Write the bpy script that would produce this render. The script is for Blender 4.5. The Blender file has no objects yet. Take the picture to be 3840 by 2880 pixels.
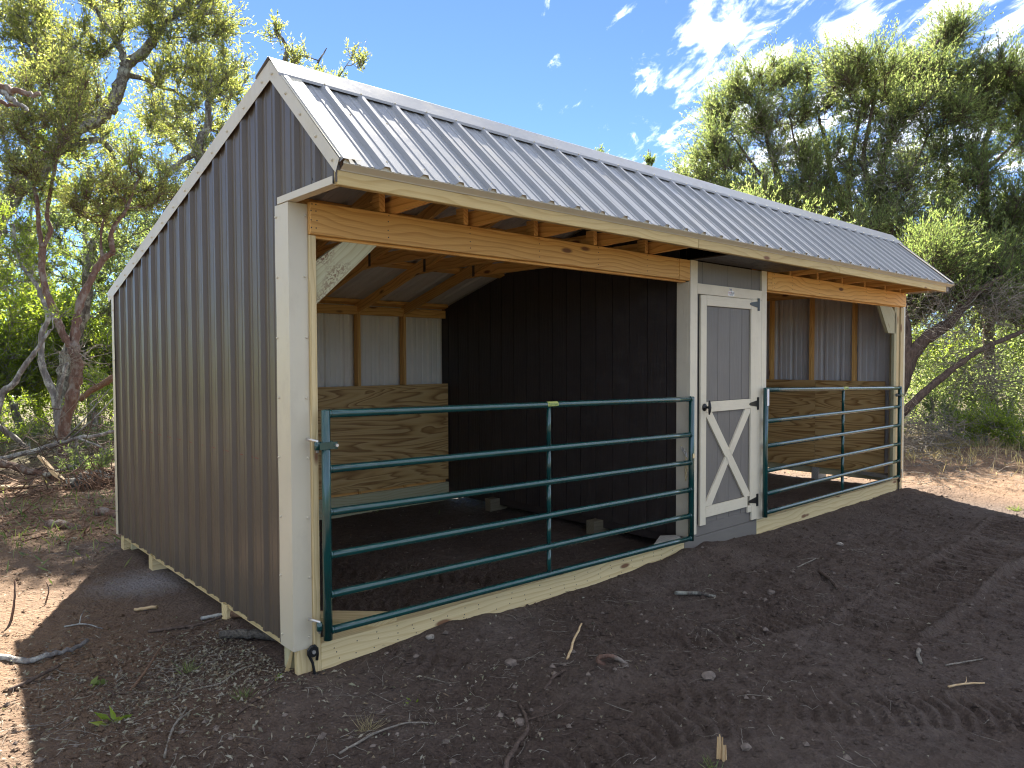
import bpy, bmesh, math, random
import numpy as np
from mathutils import Vector, Matrix

# ------------------------------------------------------------------ camera, world, sun, exposure
sc = bpy.context.scene
COL = sc.collection
CAMP = Vector((-1.7119, -3.6468, 1.6863))
YAW, PITCH, ROLL, FPX = math.radians(48.114), math.radians(-1.835), math.radians(-0.187), 2719.26
fwd = Vector((math.cos(YAW)*math.cos(PITCH), math.sin(YAW)*math.cos(PITCH), math.sin(PITCH)))
rgt = Vector((math.sin(YAW), -math.cos(YAW), 0.0))
up_ = rgt.cross(fwd)
r2 = rgt*math.cos(ROLL) + up_*math.sin(ROLL)
u2 = -rgt*math.sin(ROLL) + up_*math.cos(ROLL)
cam_d = bpy.data.cameras.new('camera')
cam = bpy.data.objects.new('camera', cam_d)
COL.objects.link(cam)
cam_d.sensor_width = 36.0
cam_d.lens = FPX/3840*36.0
cam_d.clip_start = 0.05
cam_d.clip_end = 2000
cam.matrix_world = Matrix(((r2.x, u2.x, -fwd.x, CAMP.x), (r2.y, u2.y, -fwd.y, CAMP.y), (r2.z, u2.z, -fwd.z, CAMP.z), (0, 0, 0, 1)))
sc.camera = cam

SUN_D = Vector((-0.44, -0.89, -1.0)).normalized()          # the way the sunlight travels
EL = math.asin(-SUN_D.z)
AZ = math.atan2(-SUN_D.x, -SUN_D.y)                         # clockwise from +Y

world = bpy.data.worlds.new('World')
sc.world = world
world.use_nodes = True
wt = world.node_tree
wt.nodes.clear()
def wn(t, **k):
    n = wt.nodes.new(t)
    for a, b in k.items(): setattr(n, a, b)
    return n
sky = wn('ShaderNodeTexSky', sky_type='NISHITA', sun_disc=False, sun_elevation=EL, sun_rotation=AZ, altitude=1500, air_density=0.60, dust_density=0.0, ozone_density=6.0)
bg = wn('ShaderNodeBackground'); bg.inputs['Strength'].default_value = 0.05
wt.links.new(sky.outputs[0], bg.inputs['Color'])
# thin broken clouds, with extra cover added out of view to brighten the shade (direction projected to a flat cloud layer)
tc = wn('ShaderNodeTexCoord')
sep = wn('ShaderNodeSeparateXYZ'); wt.links.new(tc.outputs['Generated'], sep.inputs[0])
def wmath(op, a, b=None, clamp=False):
    n = wn('ShaderNodeMath', operation=op, use_clamp=clamp)
    for i, v in enumerate((a, b)):
        if v is None: continue
        if isinstance(v, (int, float)): n.inputs[i].default_value = v
        else: wt.links.new(v, n.inputs[i])
    return n.outputs[0]
zz = wmath('ADD', wmath('MAXIMUM', sep.outputs[2], 0.0), 0.12)
cx = wmath('DIVIDE', sep.outputs[0], zz); cy = wmath('DIVIDE', sep.outputs[1], zz)
cmb = wn('ShaderNodeCombineXYZ'); wt.links.new(cx, cmb.inputs[0]); wt.links.new(cy, cmb.inputs[1])
mp = wn('ShaderNodeMapping'); wt.links.new(cmb.outputs[0], mp.inputs['Vector'])
mp.inputs['Rotation'].default_value = (0, 0, math.radians(55)); mp.vector_type = 'TEXTURE'; mp.inputs['Scale'].default_value = (1.0, 0.42, 1.0)
nz = wn('ShaderNodeTexNoise'); wt.links.new(mp.outputs[0], nz.inputs['Vector'])
nz.inputs['Scale'].default_value = 4.6; nz.inputs['Detail'].default_value = 9; nz.inputs['Roughness'].default_value = 0.62; nz.inputs['Distortion'].default_value = 0.35
nz2 = wn('ShaderNodeTexNoise'); wt.links.new(cmb.outputs[0], nz2.inputs['Vector'])
nz2.inputs['Scale'].default_value = 0.55; nz2.inputs['Detail'].default_value = 2
cdir = wn('ShaderNodeVectorMath', operation='DOT_PRODUCT'); wt.links.new(tc.outputs['Generated'], cdir.inputs[0])
cdir.inputs[1].default_value = tuple((fwd - r2*0.55 + u2*0.22).normalized())
broad = wn('ShaderNodeMapRange'); wt.links.new(cdir.outputs['Value'], broad.inputs['Value'])
broad.inputs['From Min'].default_value = 0.73; broad.inputs['From Max'].default_value = 0.925; broad.inputs['To Min'].default_value = 0.10; broad.inputs['To Max'].default_value = -0.22
csum = wmath('ADD', wmath('ADD', nz.outputs['Fac'], broad.outputs[0]), wmath('MULTIPLY', wmath('SUBTRACT', nz2.outputs['Fac'], 0.5), 0.15))
cr = wn('ShaderNodeMapRange', interpolation_type='SMOOTHSTEP'); wt.links.new(csum, cr.inputs['Value'])
cr.inputs['From Min'].default_value = 0.545; cr.inputs['From Max'].default_value = 0.86
cr.inputs['To Max'].default_value = 0.92
bgc = wn('ShaderNodeBackground'); bgc.inputs['Color'].default_value = (1.0, 0.985, 0.96, 1); bgc.inputs['Strength'].default_value = 1.0
mixs = wn('ShaderNodeMixShader'); wt.links.new(wmath('MULTIPLY', cr.outputs[0], wmath('MULTIPLY', sep.outputs[2], 9.0, True)), mixs.inputs[0]); wt.links.new(bg.outputs[0], mixs.inputs[1]); wt.links.new(bgc.outputs[0], mixs.inputs[2])
wo = wn('ShaderNodeOutputWorld'); wt.links.new(mixs.outputs[0], wo.inputs['Surface'])

sun_d = bpy.data.lights.new('sun', 'SUN'); sun_d.energy = 5.0; sun_d.angle = math.radians(0.5); sun_d.color = (1.0, 0.93, 0.82)
sun = bpy.data.objects.new('sun', sun_d); COL.objects.link(sun)
sun.rotation_euler = SUN_D.to_track_quat('-Z', 'Y').to_euler(); sun.location = (6, 10, 20)

sc.view_settings.view_transform = 'Standard'
sc.view_settings.look = 'None'
sc.view_settings.gamma = 1.0
sc.view_settings.use_curve_mapping = False
sc.view_settings.exposure = 2.6
sc.render.engine = 'CYCLES'
sc.cycles.use_denoising = True
sc.cycles.filter_width = 1.15
sc.cycles.max_bounces = 10
sc.cycles.diffuse_bounces = 7
sc.cycles.transmission_bounces = 4
sc.cycles.sample_clamp_indirect = 8

def at(px, py, depth):
    """a point of the place: seen at photo pixel (px, py), depth metres ahead of the camera"""
    return CAMP + (fwd + r2*((px-1920)/FPX) + u2*((1440-py)/FPX))*depth

rnd = random.Random(7)
RNG = np.random.default_rng(11)

# ------------------------------------------------------------------ materials
def mat_new(name):
    m = bpy.data.materials.new(name); m.use_nodes = True
    nt = m.node_tree; nt.nodes.clear()
    out = nt.nodes.new('ShaderNodeOutputMaterial')
    b = nt.nodes.new('ShaderNodeBsdfPrincipled')
    nt.links.new(b.outputs[0], out.inputs['Surface'])
    return m, nt, b, out
def nd(nt, t, ins=None, **k):
    n = nt.nodes.new(t)
    for a, v in k.items(): setattr(n, a, v)
    for a, v in (ins or {}).items():
        s = n.inputs[a]
        if hasattr(v, 'is_output') or isinstance(v, bpy.types.NodeSocket): nt.links.new(v, s)
        else: s.default_value = v
    return n
def math_n(nt, op, a, b=0.0, clamp=False):
    return nd(nt, 'ShaderNodeMath', {0: a, 1: b}, operation=op, use_clamp=clamp).outputs[0]
def ramp(nt, fac, stops, interp='LINEAR'):
    n = nt.nodes.new('ShaderNodeValToRGB'); nt.links.new(fac, n.inputs[0])
    cr_ = n.color_ramp; cr_.interpolation = interp
    while len(cr_.elements) < len(stops): cr_.elements.new(0.5)
    for e, (p, c) in zip(cr_.elements, stops):
        e.position = p; e.color = (c[0], c[1], c[2], 1)
    return n.outputs[0]
def mixc(nt, fac, a, b, mode='MIX'):
    n = nt.nodes.new('ShaderNodeMix'); n.data_type = 'RGBA'; n.blend_type = mode
    for s, v in ((n.inputs['Factor'], fac), (n.inputs['A'], a), (n.inputs['B'], b)):
        if isinstance(v, bpy.types.NodeSocket): nt.links.new(v, s)
        elif isinstance(v, (int, float)): s.default_value = v
        else: s.default_value = (v[0], v[1], v[2], 1)
    return n.outputs['Result']
def objvec(nt, scale=(1, 1, 1), rand=True, coord='Object'):
    t = nd(nt, 'ShaderNodeTexCoord').outputs[coord]
    if rand:
        oi = nd(nt, 'ShaderNodeObjectInfo').outputs['Random']
        v = nd(nt, 'ShaderNodeVectorMath', {0: (17.3, 9.1, 5.7), 'Scale': oi}, operation='SCALE').outputs[0]
        t = nd(nt, 'ShaderNodeVectorMath', {0: t, 1: v}, operation='ADD').outputs[0]
    return nd(nt, 'ShaderNodeMapping', {'Vector': t, 'Scale': scale}).outputs[0]
def bump(nt, b, h, strength=0.3, dist=0.01):
    n = nd(nt, 'ShaderNodeBump', {'Height': h, 'Strength': strength, 'Distance': dist})
    nt.links.new(n.outputs[0], b.inputs['Normal'])

def wood(name, light, dark, knot=(0.16, 0.07, 0.03), rings=46, stain=None, rough=0.65, knots=True):
    """sawn softwood; the grain runs along the object's own X"""
    m, nt, b, _ = mat_new(name)
    v = objvec(nt, (0.35, 1, 1))
    nzv = nd(nt, 'ShaderNodeTexNoise', {'Vector': v, 'Scale': 3.2, 'Detail': 2.0})
    off = nd(nt, 'ShaderNodeVectorMath', {0: nzv.outputs['Color'], 1: (0.5, 0.5, 0.5)}, operation='SUBTRACT').outputs[0]
    offs = nd(nt, 'ShaderNodeVectorMath', {0: off, 'Scale': 0.13}, operation='SCALE').outputs[0]
    vv = nd(nt, 'ShaderNodeVectorMath', {0: v, 1: offs}, operation='ADD').outputs[0]
    sx = nd(nt, 'ShaderNodeSeparateXYZ', {0: vv})
    oi = nd(nt, 'ShaderNodeObjectInfo').outputs['Random']
    yy = math_n(nt, 'ADD', sx.outputs[1], math_n(nt, 'MULTIPLY', oi, 0.3))
    zz_ = math_n(nt, 'ADD', sx.outputs[2], 0.06)
    r = math_n(nt, 'SQRT', math_n(nt, 'ADD', math_n(nt, 'MULTIPLY', yy, yy), math_n(nt, 'MULTIPLY', zz_, zz_)))
    rr = math_n(nt, 'FRACT', math_n(nt, 'MULTIPLY', r, rings))
    band = ramp(nt, rr, [(0.0, light), (0.55, [0.8*a+0.2*c for a, c in zip(light, dark)]), (0.9, dark), (1.0, light)])
    fine = nd(nt, 'ShaderNodeTexNoise', {'Vector': objvec(nt, (4, 160, 160)), 'Scale': 1.0, 'Detail': 2.0}).outputs['Fac']
    c = mixc(nt, 0.35, band, ramp(nt, fine, [(0.3, dark), (0.7, light)]))
    tone = nd(nt, 'ShaderNodeTexNoise', {'Vector': v, 'Scale': 2.0}).outputs['Fac']
    c = mixc(nt, math_n(nt, 'MULTIPLY', math_n(nt, 'SUBTRACT', tone, 0.35, True), 0.9), c, [0.72*x for x in light])
    varr = math_n(nt, 'ADD', math_n(nt, 'MULTIPLY', oi, 0.3), 0.85)
    hsv = nd(nt, 'ShaderNodeHueSaturation', {'Value': varr, 'Color': c}); c = hsv.outputs[0]
    if knots:
        vk = nd(nt, 'ShaderNodeTexVoronoi', {'Vector': objvec(nt, (2.1, 6.5, 6.5)), 'Scale': 1.0, 'Randomness': 1.0}).outputs['Distance']
        c = mixc(nt, ramp(nt, vk, [(0.09, (1, 1, 1)), (0.15, (0, 0, 0))]), c, knot)
    if stain is not None:
        sn = nd(nt, 'ShaderNodeTexNoise', {'Vector': objvec(nt, (3, 5, 5)), 'Scale': 1.0, 'Detail': 1.0}).outputs['Fac']
        sp = nd(nt, 'ShaderNodeTexNoise', {'Vector': objvec(nt, (60, 110, 110)), 'Scale': 1.0, 'Detail': 3.0}).outputs['Fac']
        f = math_n(nt, 'MULTIPLY', ramp(nt, sn, [(0.46, (0, 0, 0)), (0.58, (1, 1, 1))]), ramp(nt, sp, [(0.45, (0, 0, 0)), (0.55, (1, 1, 1))]))
        c = mixc(nt, f, c, stain)
    nt.links.new(c, b.inputs['Base Color']); b.inputs['Roughness'].default_value = rough
    b.inputs['Specular IOR Level'].default_value = 0.3
    bump(nt, b, fine, 0.25, 0.002)
    return m

def plain(name, col, rough=0.5, metal=0.0, spec=0.5, nscale=0, namp=0.15, coat=0.0, bumpn=None, aniso=(1, 1, 1), rand=True):
    m, nt, b, _ = mat_new(name)
    b.inputs['Roughness'].default_value = rough; b.inputs['Metallic'].default_value = metal
    b.inputs['Specular IOR Level'].default_value = spec
    if coat: b.inputs['Coat Weight'].default_value = coat; b.inputs['Coat Roughness'].default_value = 0.12
    n1 = nd(nt, 'ShaderNodeTexNoise', {'Vector': objvec(nt, aniso, rand), 'Scale': nscale or 6.0, 'Detail': 4.0}).outputs['Fac']
    c = ramp(nt, n1, [(0.25, [x*(1-namp) for x in col]), (0.75, [min(1, x*(1+namp)) for x in col])])
    nt.links.new(c, b.inputs['Base Color'])
    if bumpn:
        n2 = nd(nt, 'ShaderNodeTexNoise', {'Vector': objvec(nt, bumpn[1], rand), 'Scale': bumpn[0], 'Detail': 3.0}).outputs['Fac']
        bump(nt, b, n2, bumpn[2], bumpn[3])
    return m

M = {}
M['gold'] = wood('pine_golden', (0.78, 0.46, 0.15), (0.46, 0.20, 0.045))
M['pale'] = wood('pine_treated_pale', (0.66, 0.54, 0.30), (0.47, 0.34, 0.15), knot=(0.2, 0.1, 0.05))
M['green'] = wood('pine_treated_green', (0.50, 0.47, 0.29), (0.36, 0.30, 0.15), rings=60)
M['fascia'] = wood('pine_fascia', (0.56, 0.43, 0.20), (0.40, 0.275, 0.10))
M['mould'] = wood('pine_treated_mouldy', (0.50, 0.48, 0.30), (0.34, 0.30, 0.16), stain=(0.16, 0.09, 0.05), rings=60)
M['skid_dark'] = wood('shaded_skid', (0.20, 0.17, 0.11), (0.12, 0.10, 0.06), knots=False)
M['gray_wood'] = wood('weathered_board', (0.42, 0.40, 0.35), (0.28, 0.26, 0.21), knots=False)

def plywood():
    m, nt, b, _ = mat_new('plywood')
    v = objvec(nt, (0.42, 3.6, 3.6))
    n = nd(nt, 'ShaderNodeTexNoise', {'Vector': v, 'Scale': 1.2, 'Detail': 2.6, 'Roughness': 0.4, 'Distortion': 0.8}).outputs['Fac']
    f = math_n(nt, 'FRACT', math_n(nt, 'MULTIPLY', n, 13.0))
    c = ramp(nt, f, [(0.0, (0.66, 0.44, 0.18)), (0.5, (0.58, 0.36, 0.125)), (0.85, (0.27, 0.13, 0.03)), (1.0, (0.64, 0.42, 0.165))])
    fine = nd(nt, 'ShaderNodeTexNoise', {'Vector': objvec(nt, (6, 140, 140)), 'Scale': 1.0}).outputs['Fac']
    c = mixc(nt, math_n(nt, 'MULTIPLY', fine, 0.35), c, (0.25, 0.15, 0.06))
    nt.links.new(c, b.inputs['Base Color']); b.inputs['Roughness'].default_value = 0.6
    return m
M['ply'] = plywood()
M['metal_dark'] = plain('painted_metal_dark', (0.092, 0.074, 0.056), 0.40, 0, 0.32, 3.0, 0.08, coat=0.08)
M['metal_roof'] = plain('painted_metal_ash', (0.25, 0.255, 0.26), 0.36, 0, 0.4, 3.0, 0.05, coat=0.0, bumpn=(3.0, (1, 1, 1), 0.15, 0.01))
M['metal_in'] = plain('metal_inner_light', (0.74, 0.68, 0.58), 0.42, 0, 0.5, 4.0, 0.06)
M['metal_in_gray'] = plain('metal_inner_gray', (0.56, 0.53, 0.49), 0.38, 0, 0.5, 4.0, 0.08)
M['tan'] = plain('trim_tan', (0.55, 0.50, 0.375), 0.4, 0, 0.45, 2.0, 0.05, bumpn=(2.2, (1, 1, 1), 0.25, 0.02))
M['tan_paint'] = plain('trim_paint_tan', (0.66, 0.59, 0.44), 0.6, 0, 0.35, 3.0, 0.06, bumpn=(1.0, (5, 90, 90), 0.6, 0.004))
M['gray_paint'] = plain('siding_paint_gray', (0.165, 0.150, 0.130), 0.6, 0, 0.35, 3.0, 0.08, bumpn=(1.0, (6, 70, 70), 0.7, 0.004))
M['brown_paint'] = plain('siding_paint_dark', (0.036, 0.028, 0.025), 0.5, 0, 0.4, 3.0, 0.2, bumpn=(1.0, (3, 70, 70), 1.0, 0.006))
M['groove'] = plain('primed_groove', (0.20, 0.18, 0.165), 0.8, 0, 0.2, 9, 0.5)
M['gate'] = plain('gate_paint_green', (0.004, 0.050, 0.045), 0.2, 0.0, 0.55, 5.0, 0.2, coat=0.5)
def wear(m, col, amount, scale=(30, 30, 30)):
    nt = m.node_tree; b = [n for n in nt.nodes if n.type == 'BSDF_PRINCIPLED'][0]
    src = b.inputs['Base Color'].links[0].from_socket
    n = nd(nt, 'ShaderNodeTexNoise', {'Vector': objvec(nt, scale, True), 'Scale': 1.0, 'Detail': 6.0, 'Roughness': 0.75}).outputs['Fac']
    f = math_n(nt, 'MULTIPLY', ramp(nt, n, [(0.52, (0, 0, 0)), (0.66, (1, 1, 1))]), amount)
    nt.links.new(mixc(nt, f, src, col), b.inputs['Base Color'])
    nt.links.new(math_n(nt, 'ADD', math_n(nt, 'MULTIPLY', f, 0.5), b.inputs['Roughness'].default_value), b.inputs['Roughness'])
wear(M['gate'], (0.05, 0.075, 0.065), 0.12, (9, 9, 9))
wear(M['metal_dark'], (0.12, 0.10, 0.078), 0.25, (3, 2.2, 1.2))
wear(M['metal_roof'], (0.24, 0.23, 0.21), 0.30, (2.5, 2.5, 2.5))
wear(M['tan_paint'], (0.50, 0.43, 0.32), 0.22, (8, 8, 8))
wear(M['tan'], (0.42, 0.37, 0.275), 0.25, (5, 5, 3))
wear(M['brown_paint'], (0.075, 0.062, 0.052), 0.5, (14, 14, 5))
wear(M['gray_paint'], (0.20, 0.18, 0.155), 0.3, (10, 10, 4))
M['black'] = plain('black_iron', (0.012, 0.013, 0.014), 0.4, 0.2, 0.5, 8.0, 0.2)
M['zinc'] = plain('zinc_plated', (0.62, 0.60, 0.55), 0.35, 0.7, 0.5, 20, 0.15)
M['brass'] = plain('zinc_yellow', (0.72, 0.60, 0.34), 0.4, 0.5, 0.5, 20, 0.15)
M['white'] = plain('white_label', (0.75, 0.74, 0.72), 0.5, 0, 0.4, 3, 0.05)
M['yellow'] = plain('yellow_label', (0.42, 0.45, 0.13), 0.4, 0, 0.4, 3, 0.05)
M['green_print'] = plain('green_print', (0.02, 0.16, 0.05), 0.4, 0, 0.4, 3, 0.05)
M['red_print'] = plain('red_print', (0.35, 0.03, 0.03), 0.5, 0, 0.4, 3, 0.05)
M['black_print'] = plain('black_print', (0.03, 0.03, 0.03), 0.5, 0, 0.4, 3, 0.05)
M['gusset'] = plain('gusset_steel', (0.11, 0.10, 0.09), 0.4, 0.8, 0.5, 9, 0.2)

def bark(name, c1, c2, patch=None, sc_=(26, 26, 5), bscale=1.0):
    m, nt, b, _ = mat_new(name)
    n = nd(nt, 'ShaderNodeTexNoise', {'Vector': objvec(nt, sc_, False), 'Scale': bscale, 'Detail': 6.0, 'Roughness': 0.65}).outputs['Fac']
    c = ramp(nt, n, [(0.3, c1), (0.7, c2)])
    if patch:
        n2 = nd(nt, 'ShaderNodeTexNoise', {'Vector': objvec(nt, (9, 9, 6), False), 'Scale': 1.0, 'Detail': 5.0, 'Roughness': 0.7}).outputs['Fac']
        c = mixc(nt, ramp(nt, n2, [(0.48, (0, 0, 0)), (0.6, (1, 1, 1))]), c, patch)
    nt.links.new(c, b.inputs['Base Color']); b.inputs['Roughness'].default_value = 0.85; b.inputs['Specular IOR Level'].default_value = 0.2
    bump(nt, b, n, 1.0, 0.03)
    return m
M['bark_red'] = bark('bark_reddish', (0.085, 0.048, 0.036), (0.19, 0.115, 0.085), (0.22, 0.185, 0.155))
M['bark_gray'] = bark('bark_gray', (0.10, 0.092, 0.085), (0.24, 0.22, 0.205), (0.40, 0.40, 0.36))
M['bark_oak'] = bark('bark_oak', (0.045, 0.038, 0.032), (0.16, 0.14, 0.12), (0.30, 0.30, 0.25))
M['bark_juniper'] = bark('bark_juniper', (0.05, 0.036, 0.028), (0.16, 0.115, 0.09))
M['dead'] = bark('dead_twig', (0.15, 0.13, 0.105), (0.36, 0.32, 0.26), None, (40, 40, 40))
M['split'] = wood('split_heartwood', (0.62, 0.47, 0.27), (0.45, 0.27, 0.12), knots=False)
M['shred'] = bark('shredded_bark', (0.13, 0.075, 0.048), (0.30, 0.185, 0.12), None, (60, 60, 60))

def leafmat(name, cols, trans, rough=0.4, tw=0.45):
    m, nt, b, out = mat_new(name)
    ri = nd(nt, 'ShaderNodeNewGeometry').outputs['Random Per Island']
    c = ramp(nt, ri, [(i/(len(cols)-1), k) for i, k in enumerate(cols)])
    nt.links.new(c, b.inputs['Base Color']); b.inputs['Roughness'].default_value = rough
    tl = nd(nt, 'ShaderNodeBsdfTranslucent', {'Color': mixc(nt, 1.0, c, trans, 'MULTIPLY')})
    mx = nd(nt, 'ShaderNodeMixShader', {0: tw, 1: b.outputs[0], 2: tl.outputs[0]})
    nt.links.new(mx.outputs[0], out.inputs['Surface'])
    return m
M['leaf_oak'] = leafmat('leaf_oak', [(0.08, 0.105, 0.040), (0.12, 0.145, 0.054), (0.16, 0.18, 0.068), (0.22, 0.22, 0.10)], (2.9, 2.8, 1.5), 0.3, 0.5)
M['leaf_bright'] = leafmat('leaf_bright', [(0.085, 0.13, 0.025), (0.125, 0.18, 0.03), (0.20, 0.235, 0.05)], (2.8, 2.7, 1.3), 0.4, 0.58)
M['leaf_juniper'] = leafmat('leaf_juniper', [(0.072, 0.105, 0.042), (0.11, 0.148, 0.058), (0.148, 0.18, 0.072), (0.20, 0.215, 0.11)], (2.5, 2.5, 1.7), 0.55, 0.56)
M['leaf_dark'] = leafmat('leaf_dark', [(0.06, 0.088, 0.040), (0.095, 0.128, 0.052), (0.14, 0.165, 0.072)], (2.7, 2.7, 1.6), 0.55, 0.56)
M['leaf_dry'] = leafmat('leaf_dry', [(0.11, 0.09, 0.06), (0.20, 0.18, 0.12), (0.30, 0.28, 0.21), (0.17, 0.11, 0.06), (0.22, 0.24, 0.15)], (1.2, 1.1, 0.9), 0.6, 0.2)
M['grass_dry'] = leafmat('grass_dry', [(0.30, 0.24, 0.13), (0.42, 0.35, 0.20), (0.26, 0.25, 0.11)], (1.6, 1.5, 1.1), 0.6, 0.35)
M['grass'] = leafmat('grass_green', [(0.07, 0.11, 0.03), (0.12, 0.16, 0.05), (0.2, 0.19, 0.08)], (2, 2, 1.2), 0.5, 0.35)
M['chalk'] = plain('chalky_stone', (0.28, 0.25, 0.21), 0.85, 0, 0.3, 30, 0.3)
M['log_gray'] = bark('weathered_log', (0.055, 0.048, 0.04), (0.20, 0.18, 0.15), None, (70, 22, 70))
M['stone'] = plain('limestone_chip', (0.15, 0.12, 0.098), 0.8, 0, 0.3, 30, 0.4)

def soil():
    m, nt, b, _ = mat_new('soil')
    P = nd(nt, 'ShaderNodeTexCoord').outputs['Object']
    n1 = nd(nt, 'ShaderNodeTexNoise', {'Vector': P, 'Scale': 1.1, 'Detail': 6.0, 'Roughness': 0.6}).outputs['Fac']
    n2 = nd(nt, 'ShaderNodeTexNoise', {'Vector': P, 'Scale': 14.0, 'Detail': 8.0, 'Roughness': 0.7}).outputs['Fac']
    n3 = nd(nt, 'ShaderNodeTexNoise', {'Vector': P, 'Scale': 90.0, 'Detail': 4.0, 'Roughness': 0.7}).outputs['Fac']
    c = ramp(nt, n1, [(0.3, (0.072, 0.050, 0.037)), (0.5, (0.104, 0.076, 0.058)), (0.72, (0.140, 0.110, 0.090))])
    c = mixc(nt, math_n(nt, 'MULTIPLY', ramp(nt, n2, [(0.35, (1, 1, 1)), (0.62, (0, 0, 0))]), 0.6), c, (0.050, 0.032, 0.025))
    c = mixc(nt, math_n(nt, 'MULTIPLY', ramp(nt, n3, [(0.6, (0, 0, 0)), (0.75, (1, 1, 1))]), 0.5), c, (0.19, 0.14, 0.11))
    # the strip of bare subsoil left of the shed is redder and paler, with a pale grey patch by the wall
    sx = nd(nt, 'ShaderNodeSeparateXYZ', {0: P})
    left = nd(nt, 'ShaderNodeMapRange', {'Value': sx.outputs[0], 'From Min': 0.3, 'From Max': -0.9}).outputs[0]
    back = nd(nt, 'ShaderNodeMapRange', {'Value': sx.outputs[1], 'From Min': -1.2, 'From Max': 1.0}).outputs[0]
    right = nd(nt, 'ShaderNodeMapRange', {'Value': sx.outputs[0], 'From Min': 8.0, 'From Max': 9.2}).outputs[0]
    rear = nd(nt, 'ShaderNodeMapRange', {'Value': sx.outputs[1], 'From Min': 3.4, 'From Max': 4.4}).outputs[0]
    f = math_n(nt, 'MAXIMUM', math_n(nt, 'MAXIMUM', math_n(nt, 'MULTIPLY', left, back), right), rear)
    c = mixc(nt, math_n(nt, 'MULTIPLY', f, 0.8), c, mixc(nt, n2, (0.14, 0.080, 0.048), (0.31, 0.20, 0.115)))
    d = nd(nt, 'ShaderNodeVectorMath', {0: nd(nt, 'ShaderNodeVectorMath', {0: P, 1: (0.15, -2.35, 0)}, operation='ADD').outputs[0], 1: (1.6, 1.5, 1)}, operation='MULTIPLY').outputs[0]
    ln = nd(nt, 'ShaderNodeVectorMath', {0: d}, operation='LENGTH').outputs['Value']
    pale_patch = nd(nt, 'ShaderNodeMapRange', {'Value': math_n(nt, 'ADD', ln, math_n(nt, 'MULTIPLY', n2, 0.9)), 'From Min': 1.15, 'From Max': 0.55}).outputs[0]
    c = mixc(nt, math_n(nt, 'MULTIPLY', pale_patch, 0.55), c, (0.34, 0.33, 0.33))
    # leaf mould and weeds under the trees, away from the clearing
    dv = nd(nt, 'ShaderNodeVectorMath', {0: nd(nt, 'ShaderNodeVectorMath', {0: P, 1: (4.0, -1.0, 0)}, operation='SUBTRACT').outputs[0] if False else nd(nt, 'ShaderNodeVectorMath', {0: P, 1: (-4.0, 1.0, 0)}, operation='ADD').outputs[0], 1: (1, 1.1, 0)}, operation='MULTIPLY').outputs[0]
    wl_ = nd(nt, 'ShaderNodeVectorMath', {0: dv}, operation='LENGTH').outputs['Value']
    wf = nd(nt, 'ShaderNodeMapRange', {'Value': math_n(nt, 'ADD', wl_, math_n(nt, 'MULTIPLY', n1, 3.0)), 'From Min': 11.5, 'From Max': 14.5}).outputs[0]
    c = mixc(nt, math_n(nt, 'MULTIPLY', wf, 0.85), c, mixc(nt, n2, (0.055, 0.060, 0.025), (0.15, 0.125, 0.065)))
    gr = nd(nt, 'ShaderNodeTexVoronoi', {'Vector': P, 'Scale': 42.0}).outputs['Distance']
    c = mixc(nt, ramp(nt, gr, [(0.15, (0.35, 0.35, 0.35)), (0.45, (0, 0, 0))]), c, (0.15, 0.115, 0.09))
    nt.links.new(c, b.inputs['Base Color']); b.inputs['Roughness'].default_value = 0.9; b.inputs['Specular IOR Level'].default_value = 0.25
    h = math_n(nt, 'SUBTRACT', math_n(nt, 'ADD', n2, math_n(nt, 'MULTIPLY', n3, 0.5)), math_n(nt, 'MULTIPLY', gr, 0.5))
    bump(nt, b, h, 1.0, 0.035)
    return m
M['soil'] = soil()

# ------------------------------------------------------------------ mesh helpers
def link(o, parent=None):
    COL.objects.link(o)
    if parent is not None: o.parent = parent
    return o
def empty(name, label, cat, loc=(0, 0, 0), group=None):
    o = bpy.data.objects.new(name, None); o.empty_display_size = 0.2
    o.location = loc; o['label'] = label; o['category'] = cat
    if group: o['group'] = group
    return link(o)
def tag(o, label=None, cat=None, group=None, kind=None):
    if label: o['label'] = label
    if cat: o['category'] = cat
    if group: o['group'] = group
    if kind: o['kind'] = kind
    return o
def raw(name, V, F, mat, parent=None, smooth=False, mats=None, midx=None):
    """V (n,3), F list of tuples or an (m,k) array; one object"""
    me = bpy.data.meshes.new(name)
    if isinstance(F, np.ndarray):
        V = np.asarray(V, dtype=np.float32)
        k = F.shape[1]; n = len(F)
        me.vertices.add(len(V)); me.vertices.foreach_set('co', V.ravel())
        me.loops.add(n*k); me.loops.foreach_set('vertex_index', F.astype(np.int32).ravel())
        me.polygons.add(n); me.polygons.foreach_set('loop_start', np.arange(0, n*k, k, dtype=np.int32))
        me.polygons.foreach_set('use_smooth', np.full(n, bool(smooth)))
        if midx is not None: me.polygons.foreach_set('material_index', np.asarray(midx, dtype=np.int32))
        me.update(calc_edges=True)
    else:
        me.from_pydata([tuple(v) for v in V], [], F)
        if smooth:
            me.polygons.foreach_set('use_smooth', [True]*len(me.polygons))
        if midx is not None: me.polygons.foreach_set('material_index', midx)
    for x in (mats or [mat]): me.materials.append(x)
    o = bpy.data.objects.new(name, me)
    return link(o, parent)
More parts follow.
